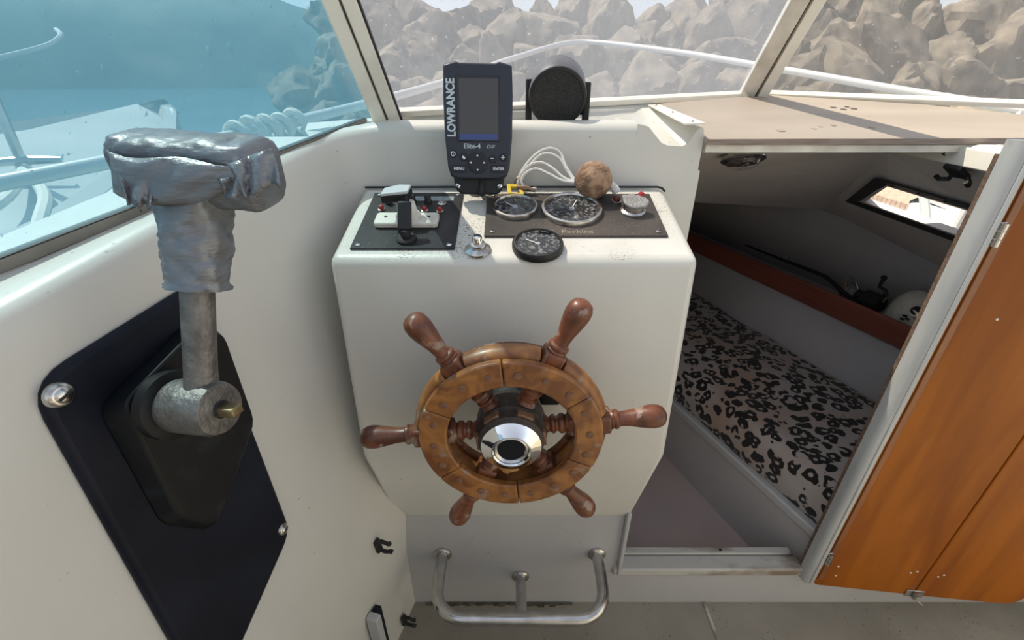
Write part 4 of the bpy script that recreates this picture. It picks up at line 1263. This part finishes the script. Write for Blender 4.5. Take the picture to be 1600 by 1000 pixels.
# ------------------------------------------------------------------ fish finder
ff = thing('fish_finder', 'dark navy handheld-sized fish finder with a grey screen standing on the dash', 'fish finder', dash(-.045, .672))
tl_ = R(9)
FXv = V((1, .02, -.012)).normalized(); FZv = V((0, math.sin(tl_), math.cos(tl_))); FZv = (FZv - FXv * FZv.dot(FXv)).normalized(); FYv = FXv.cross(FZv)      # FYv points away? check sign below
if FYv.y > 0: FN = -FYv
else: FN = FYv
FC = V((-.0455, .655, -.0455))           # centre of the front face
def fp(x, z, d=0): return FC + FXv * x + FZv * z + FN * d
# body outline in mm (width 92, height 148)
ol = [(-.0445, .066), (-.037, .0685), (-.028, .0705), (-.024, .0688), (.024, .0688), (.028, .0705), (.037, .0685), (.0450, .066), (.0462, .03), (.0460, -.02), (.0430, -.060), (.0385, -.072), (.030, -.0755), (-.030, -.0755), (-.0385, -.072), (-.0425, -.060), (-.0455, -.02), (-.0458, .03)]
m = MB(); m.loft([[fp(x * .93, z * .95, -.030) for x, z in ol], [fp(x, z, -.018) for x, z in ol], [fp(x, z, -.004) for x, z in ol], [fp(x * .965, z * .975, 0) for x, z in ol]])
m.build('case', M['navy'], ff, bevel=.0012, smooth=45)
def fbox(x0, x1, z0, z1, d0, d1, name, mt, par=ff, bevel=0.0):
    m = MB(); m.box(fp((x0 + x1) / 2, (z0 + z1) / 2, (d0 + d1) / 2), (x1 - x0, z1 - z0, abs(d1 - d0)), (FXv, FZv, FN)); return m.build(name, mt, par, bevel=bevel)
fbox(-.0285, .0290, -.0265, .0530, -.001, .0012, 'screen_bezel', M['black_gloss'], bevel=.0008)
fbox(-.0245, .0265, -.0245, .0500, .0010, .0016, 'screen', M['screen'])
fbox(-.0245, .0265, -.0245, -.0170, .0014, .0020, 'screen_bar', M['screen_bar'])
text('LOWRANCE', .0150, fp(-.0352, .0145, .0003), FZv, -FXv, M['letter'], ff, 'brand_print', bold=.00048, xs=.84)
text('Elite-4', .0090, fp(-.0085, -.0325, .0003), FXv, FZv, M['letter'], ff, 'model_print', bold=.00012)
text('DSI', .0058, fp(.0160, -.0330, .0003), FXv, FZv, M['letter'], ff, 'model_print', shear=.35, xs=1.3)
def key(cx, cz, r, name='key'):
    return MB().lathe([(r, -.001), (r, .0010), (r * .85, .0018), (.0001, .002)], fp(cx, cz), FN, 20).build(name, M['navy_key'], ff)
for (cx, cz) in ((-.0345, -.0425), (-.0205, -.0465), (.0195, -.0490), (.0335, -.0465)):
    key(cx, cz, .0052)
MB().lathe([(.0145, -.001), (.0145, .0008), (.0125, .0016), (.0085, .0012), (.0001, .0010)], fp(-.0015, -.0535), FN, 30).build('cursor_pad', M['navy_key'], ff)
for k in range(4):
    a = PI / 2 * k; c = fp(-.0015 + .0095 * math.cos(a), -.0535 + .0095 * math.sin(a), .0018)
    e = FXv * math.cos(a) + FZv * math.sin(a); t = FXv * -math.sin(a) + FZv * math.cos(a)
    m = MB(); m.prism([c + e * .0016, c - e * .0012 + t * .0015, c - e * .0012 - t * .0015], FN * .0005); m.build('arrow', M['letter_white'], ff)
for (cx, tx) in ((-.0270, 'MENU'), (.0275, 'ENTER')):
    m = MB(); m.prism(roundpoly([fp(cx - .0105, -.0665, -.001), fp(cx + .0105, -.0665, -.001), fp(cx + .0100, -.0565, -.001), fp(cx - .0105, -.0565, -.001)], [.002] * 4, 3), FN * .0025); m.build('key', M['navy_key'], ff, bevel=.0005)
    text(tx, .0052, fp(cx, -.0615, .0017), FXv, FZv, M['letter_white'], ff, 'key_print', bold=.00012)
MB().tube([fp(-.0345 + .0027 * math.cos(a), -.0425 + .0027 * math.sin(a), .002) for a in [2 * PI * k / 16 for k in range(16)]], .00055, 5, True).build('power_mark', M['letter_white'], ff)
fbox(-.0348, -.0342, -.0440, -.0410, .0018, .0024, 'power_mark', M['letter_white'])
fbox(-.0220, -.0195, -.0480, -.0450, .0018, .0023, 'page_mark', M['letter_white'])
fbox(-.0206, -.0181, -.0493, -.0463, .0018, .0022, 'page_mark', M['letter_white'])
fbox(.0168, .0205, -.0484, -.0474, .0018, .0024, 'minus_mark', M['letter_white'])
fbox(.0308, .0362, -.0470, -.0460, .0018, .0024, 'plus_mark', M['letter_white'])
fbox(.0330, .0340, -.0492, -.0438, .0018, .0024, 'plus_mark', M['letter_white'])
# mount under the case
mo_ = [(-.037, -.068), (.037, -.068), (.033, -.090), (.026, -.0965), (-.026, -.0965), (-.034, -.089)]
m = MB(); m.prism([fp(x, z, -.024) for x, z in mo_], FN * .014); mt_ = m.build('mount', M['black_rough'], ff, bevel=.003)
for x in (-.0300, .0290):
    screw(fp(x, -.0845, -.010), FN, .0036, mt_, M['chrome'])
m = MB(); m.tube(spline([fp(.004, -.078, -.012), fp(.003, -.094, -.008), dash(-.044, .676, .006), dash(-.053, .681, -.004)]), .0045, 10); m.build('cable', M['black_rough'], ff)
MB().lathe([(.0105, 0), (.0105, .001), (.0085, .0014), (.0001, .0012)], dash(-.054, .683), DN, 20).build('cable_hole', M['black'], con)

# ------------------------------------------------------------------ round bracketed speaker on the ledge
spk = thing('ledge_speaker', 'round black speaker in a U bracket on the ledge before the windscreen', 'speaker', (.076, .80, -.05))
SC = CD(871, 152, .760)
sax = V((-.07, -1, -.34)).normalized()
rS = .0440
MB().lathe([(rS * .80, -.064), (rS * .94, -.058), (rS, -.048), (rS, -.004), (rS * .97, 0)], SC, sax, 44).build('shell', M['speaker_shell'], spk)
MB().lathe([(rS * .985, -.004), (rS * .985, .003), (rS * .90, .005), (rS * .86, .0035)], SC, sax, 44).build('front_ring', M['black_rough'], spk)
MB().lathe([(rS * .88, 0), (rS * .88, .0035), (rS * .5, .0050), (.0001, .0055)], SC, sax, 40).build('grille', M['speaker_grill'], spk)
sxx, syy, _ = basis(sax)
for (px_, y0, y1) in ((826, 123, 188), (916, 128, 190)):
    a = CD(px_, y0, .785); b = CD(px_, y1, .785); b.z = -.084
    m = MB(); m.box((a + b) / 2, (.0095, .017, (a - b).length), (V((1, 0, 0)), V((0, 1, 0)), V((0, 0, 1)))); m.build('bracket_arm', M['black_rough'], spk, bevel=.0018)
    sgn = 1 if px_ > 870 else -1
    MB().tube([V((SC.x + sgn * rS * .9, .787, (a.z + b.z) / 2)), V((a.x + sgn * .003, .787, (a.z + b.z) / 2))], .005, 12).build('pivot_bolt', M['black'], spk)
m = MB(); m.box((SC.x, .785, -.085), (.106, .017, .004)); m.build('bracket_base', M['black_rough'], spk)
text('MARINE', .0050, SC - sax * .022 + V((0, -.004, .0437)), V((1, -.1, 0)), V((0, 1, -.1)), M['letter'], spk, 'print')  if False else None

# ------------------------------------------------------------------ cockpit behind the eye (out of view, shapes the light and reflections)
ck = MB(); ck.box((1.50, -.32, -.56), (.10, 1.85, .94)); struct(ck.build('wall_starboard', M['gelcoat'], bevel=.02))
tb = MB(); tb.box((.60, -1.25, -.66), (2.4, .10, .74)); struct(tb.build('wall_back_cockpit', M['gelcoat'], bevel=.02))

# unseen bench added behind the eye to keep light off bulkhead and sole
hb_ = thing('light_block_bench', 'unseen upholstered bench with backrest added behind the eye to block light', 'bench', (.0, -.50, FZ))
MB().box((.10, -.52, -.80), (1.05, .46, .46)).build('base', M['gelcoat_low'], hb_, bevel=.01)
MB().box((.10, -.52, -.525), (1.05, .48, .09)).build('seat', M['upholstery'], hb_, bevel=.03, seg=3)
MB().box((.10, -.74, -.22), (1.05, .09, .52)).build('backrest', M['upholstery'], hb_, bevel=.03, seg=3)

# ------------------------------------------------------------------ own deck outside the windows
WZ = -1.65                      # water level
dk = MB()
# (port inner, port gunwale, starboard inner, starboard gunwale) along Y
st_ = [(-.6, -.66, -1.02, 1.56, 1.86, -.44, -.50), (.30, -.46, -.80, 1.56, 1.76, -.40, -.46), (.60, -.36, -.70, 1.46, 1.66, -.40, -.44), (.95, -.20, -.55, 1.10, 1.40, -.38, -.41), (1.35, .04, -.32, .93, 1.18, -.33, -.36), (1.9, .30, 0.0, .62, .86, -.26, -.28), (2.6, .37, .30, .42, .48, -.20, -.20)]
rows = [[V((b, y, zg)), V((a, y, zi))] for y, a, b, c, d, zi, zg in st_]
rows2 = [[V((c, y, zi)), V((d, y, zg))] for y, a, b, c, d, zi, zg in st_]
dk.grid(rows); dk.grid(rows2)
hullp = [[V((b, y, zg)), V((b * .9 + .04, y, WZ - .1))] for y, a, b, c, d, zi, zg in st_]
hulls = [[V((d, y, zg)), V((d * .9 + .04, y, WZ - .1))] for y, a, b, c, d, zi, zg in st_]
dk.grid(hullp); dk.grid(hulls)
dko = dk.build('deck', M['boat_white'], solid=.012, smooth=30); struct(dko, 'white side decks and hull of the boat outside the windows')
# foredeck and trunk top forward of the windscreen
fd = MB()
fd.add([B1 + V((-.03, .03, -.012)), B2 + V((0, .03, -.012)), B3 + V((.03, .03, -.012)), V((.95, 1.36, -.325)), V((.50, 1.47, -.285)), V((.05, 1.42, -.325)), V((-.22, .95, -.37)), V((1.12, .93, -.39)),
        V((.37, 2.55, -.205)), V((.80, .915, -.062)), V((.715, .895, -.085))],
       [(0, 1, 4, 5), (1, 9, 10, 3, 4), (0, 5, 6), (5, 4, 8), (4, 3, 8)])
struct(fd.build('trim_7', M['boat_white'], solid=.010, smooth=0), 'white cabin top and foredeck beyond the windscreen')
# trunk side above the cabin window seen from outside is the cabin side panel itself

# bow rail
br_ = thing('bow_rail', 'white tubular bow rail curving round the foredeck', 'rail', (.35, 1.6, -.4))
pr = spline([V((-.80, .45, -.14)), V((-.51, .97, -.086)), V((-.22, 1.55, -.005)), V((.02, 2.15, .09)), V((.33, 2.62, .175)), V((.66, 2.20, .115)), V((.90, 1.70, .035)), V((1.20, 1.16, -.058)), V((1.50, .68, -.11))], 10)
MB().tube(pr, .0110, 12).build('top_rail', M['rail_white'], br_)
for (p, q) in [(V((-.51, .97, -.086)), V((-.50, .97, -.41))), (V((1.20, 1.16, -.058)), V((1.17, 1.16, -.39)))]:
    MB().tube([p, q], .011, 10).build('stanchion', M['rail_white'], br_)
rp_ = thing('rail_rope', 'pale rope coiled several turns around the port bow rail', 'rope', (-.48, 1.0, -.1))
m = MB(); pts = []
cA, cB = V((-.535, .925, -.095)), V((-.455, 1.07, -.072)); ax_ = (cB - cA).normalized(); x_, y_, _ = basis(ax_)
for k in range(90):
    t = k / 89; a = 2 * PI * 5 * t
    pts.append(cA.lerp(cB, t) + (x_ * math.cos(a) + y_ * math.sin(a)) * (.022 + .004 * math.sin(7 * t)))
pts += [cB + V((.02, .03, -.08)), cB + V((.03, .02, -.20)), cB + V((.02, -.02, -.30))]
MB().tube(pts, .0075, 7).build('coil', M['rope_white'], rp_)

# ------------------------------------------------------------------ neighbouring boat on the port side
nb_ = thing('moored_boat', 'white motor boat moored alongside to port seen through the blue window', 'boat', (-2.2, 1.6, WZ))
m = MB(); rows = []
for (y, xi, xo, z) in [(-1.5, -1.15, -3.2, -.50), (0, -1.12, -3.25, -.44), (1.2, -1.22, -3.15, -.34), (2.2, -1.55, -2.85, -.24), (2.9, -1.98, -2.40, -.16), (3.15, -2.18, -2.22, -.14)]:
    rows.append([V((xi * .9 - .2, y, WZ - .1)), V((xi, y, z - .12)), V((xi, y, z)), V((xi - .05, y, z + .012)), V((xi - .09, y, z - .03)), V(((xi + xo) / 2, y, z + .04)), V((xo + .09, y, z - .03)), V((xo + .05, y, z + .012)), V((xo, y, z)), V((xo * .95 + .2, y, WZ - .1))])
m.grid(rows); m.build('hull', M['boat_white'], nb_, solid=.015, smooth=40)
m = MB(); rows = []
for (y, hw, zt) in [(-.8, .55, -.10), (.3, .56, -.10), (.9, .50, -.14), (1.35, .38, -.28)]:
    rows.append([V((-2.1 - hw, y, -.44)), V((-2.1 - hw * .85, y, zt)), V((-2.1, y, zt + .05)), V((-2.1 + hw * .85, y, zt)), V((-2.1 + hw, y, -.44))])
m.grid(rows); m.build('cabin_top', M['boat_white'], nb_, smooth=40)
MB().tube([V((-1.02 - .15 * 0, .0, -.44)) + V((0, -1.4, -.06)), V((-1.11, 0, -.45)), V((-1.21, 1.2, -.35)), V((-1.55, 2.2, -.25)), V((-2.05, 2.98, -.15))], .012, 8).build('rub_rail', M['white_paint'], nb_)
cl = V((-1.62, 1.55, -.285))
m = MB(); m.tube([cl + V((-.09, -.05, .05)), cl + V((0, 0, .055)), cl + V((.09, .05, .05))], [.012, .016, .012], 8); m.tube([cl + V((0, 0, -.02)), cl + V((0, 0, .05))], .02, 8); m.build('cleat', M['stainless'], nb_)
MB().tube([cl + V((0, 0, -.02)), cl + V((0, .02, .40))], .014, 8).build('stanchion', M['stainless'], nb_)
mr_ = thing('mooring_rope', 'white mooring rope led from the moored boat cleat across to port', 'rope', cl)
MB().tube(spline([cl + V((0, 0, .03)), cl + V((.25, -.22, -.01)), cl + V((.42, -.45, -.07)), cl + V((.60, -.62, -.22))]), .016, 8).build('strand', M['rope_white'], mr_)
MB().tube(spline([cl + V((0, 0, .03)), cl + V((.22, -.30, .0)), cl + V((.30, -.60, -.06)), cl + V((.35, -.80, -.20))]), .014, 8).build('strand', M['rope_white'], mr_)
# pulpit tube of the boat further off
pt = thing('pulpit_tube', 'white curved pulpit tube of a boat beyond the port window', 'rail', (-3.4, 2.3, 0))
PT = lambda x, y, t: ray(x, y) * t
MB().tube(spline([PT(-160, 120, 2.6), PT(-60, 105, 2.65), PT(0, 90, 2.7), PT(50, 78, 2.75), PT(80, 68, 2.8), PT(95, 55, 2.85), PT(88, 46, 2.9)]), .014, 8).build('tube', M['rail_white'], pt)

# ------------------------------------------------------------------ starboard: pale boat, quay
qb = thing('dinghy', 'white sunlit open boat seen through the small cabin window', 'boat', (2.6, 2.0, WZ))
m = MB(); rows = []
for (y, x0, x1, z) in [(.2, 2.0, 3.2, -.80), (1.2, 1.9, 3.25, -.78), (2.0, 1.95, 3.1, -.74), (2.6, 2.3, 2.8, -.70), (2.85, 2.53, 2.57, -.68)]:
    rows.append([V((x0 + .25, y, WZ - .05)), V((x0, y, z)), V((x0 + .06, y, z + .01)), V(((x0 + x1) / 2, y, z + .03)), V((x1 - .06, y, z + .01)), V((x1, y, z)), V((x1 - .25, y, WZ - .05))])
m.grid(rows); m.build('hull', M['white_paint'], qb, solid=.015, smooth=40)
MB().tube([ray(1448, 352) * 2.35, ray(1443, 300) * 2.35], .022, 10).build('stanchion', M['white_paint'], qb)
qy = MB().box((6.6, 3.6, -1.18), (6.4, 9.0, .50)); qyo = qy.build('quay', M['paving']); struct(qyo, 'sunlit paved quay on the starboard side')

# far shore to port
fs = MB(); rows = []
for i in range(40):
    az = R(-80 + 78 * i / 39)
    h_ = 26 + 9 * noise.noise(V((i * .35, 0, 0))) + 4 * noise.noise(V((i * 1.1, 3, 0)))
    if i > 33: h_ *= max(.15, (39 - i) / 6)
    d_ = V((math.sin(az), math.cos(az), 0))
    rows.append([d_ * 170 + V((0, 0, WZ - .5)), d_ * 185 + V((0, 0, h_ * .55)), d_ * 215 + V((0, 0, h_)), d_ * 250 + V((0, 0, h_ * .8)), d_ * 270 + V((0, 0, WZ - .5))])
struct(fs.grid(rows).build('far_shore', M['shore'], smooth=60), 'hazy wooded shore far beyond the port window')

# water
wa = MB().add([V((-260, -120, WZ)), V((260, -120, WZ)), V((260, 400, WZ)), V((-260, 400, WZ))], [(0, 1, 2, 3)]).build('water', M['water'], smooth=0)
wa['kind'] = 'stuff'; wa['label'] = 'blue green harbour water beyond the port window'; wa['category'] = 'water'

# breakwater of boulders ahead
bw_ = MB(); rows = []
crest = []
for i in range(25):
    x = -4.5 + 24 * i / 24
    yb = 7.0 + .10 * max(0, -x) * 3 - .04 * x
    rows.append([V((x, yb, WZ - .2)), V((x, yb + 1.6, -.75)), V((x, yb + 3.4, .55)), V((x, yb + 4.6, 1.15)), V((x, yb + 6.5, 1.15)), V((x, yb + 8, WZ))])
bw_.grid(rows)
struct(bw_.build('breakwater', M['rock_base'], smooth=0), 'rubble core of the harbour breakwater')
protos = []
for s in range(6):
    bm = bmesh.new(); bmesh.ops.create_icosphere(bm, subdivisions=4, radius=1.0)
    for v in bm.verts:
        d = v.co.normalized()
        r = 1 + .34 * noise.noise(d * 1.3 + V((s * 7.1, 0, 0))) + .13 * noise.noise(d * 3.2 + V((0, s * 5.3, 0)))
        for k in range(7):         # planar facets
            pnrm = V((math.sin(k * 2.4 + s), math.cos(k * 1.7 + s * 2), math.sin(k * 3.1 + s * 3))).normalized()
            dd = d.dot(pnrm) * r
            if dd > .72: r *= .72 / dd
        v.co = d * (r * (1 + .05 * noise.noise(d * 7 + V((s, 0, 0))) + .03 * noise.noise(d * 15)))
    me = bpy.data.meshes.new('boulder'); bm.to_mesh(me); bm.free(); me.materials.append(M['rock'])
    me.shade_smooth(); me.set_sharp_from_angle(angle=R(28))
    protos.append(me)
rnd = random.Random(11)
cnt = 0
for row_i in range(7):
    x = -4.6 + rnd.random()
    while x < 14.5:
        t = row_i / 6
        yb = 7.0 + .30 * max(0, -x) - .04 * x
        if t < .35: yy = yb + 1.6 * t / .35; zz = WZ + (-.75 - WZ) * t / .35
        else: k = (t - .35) / .65; yy = yb + 1.6 + 2.8 * k; zz = -.75 + 1.85 * k
        r = .42 + .30 * rnd.random()
        if x > 4.5: r *= 1.25
        o = bpy.data.objects.new('boulder', protos[cnt % 6]); COL.objects.link(o)
        o.location = V((x, yy + rnd.uniform(-.2, .2), zz + rnd.uniform(-.12, .18) + H))
        o.rotation_euler = (rnd.random() * 6, rnd.random() * 6, rnd.random() * 6)
        o.scale = (r * rnd.uniform(.9, 1.35), r * rnd.uniform(.8, 1.1), r * rnd.uniform(.65, .95))
        tag(o, 'tan boulder of the rock breakwater beyond the windscreen', 'boulder', 'boulders of the breakwater')
        cnt += 1
        x += r * 1.45

for o in bpy.data.objects:
    if '_o' in o: del o['_o']
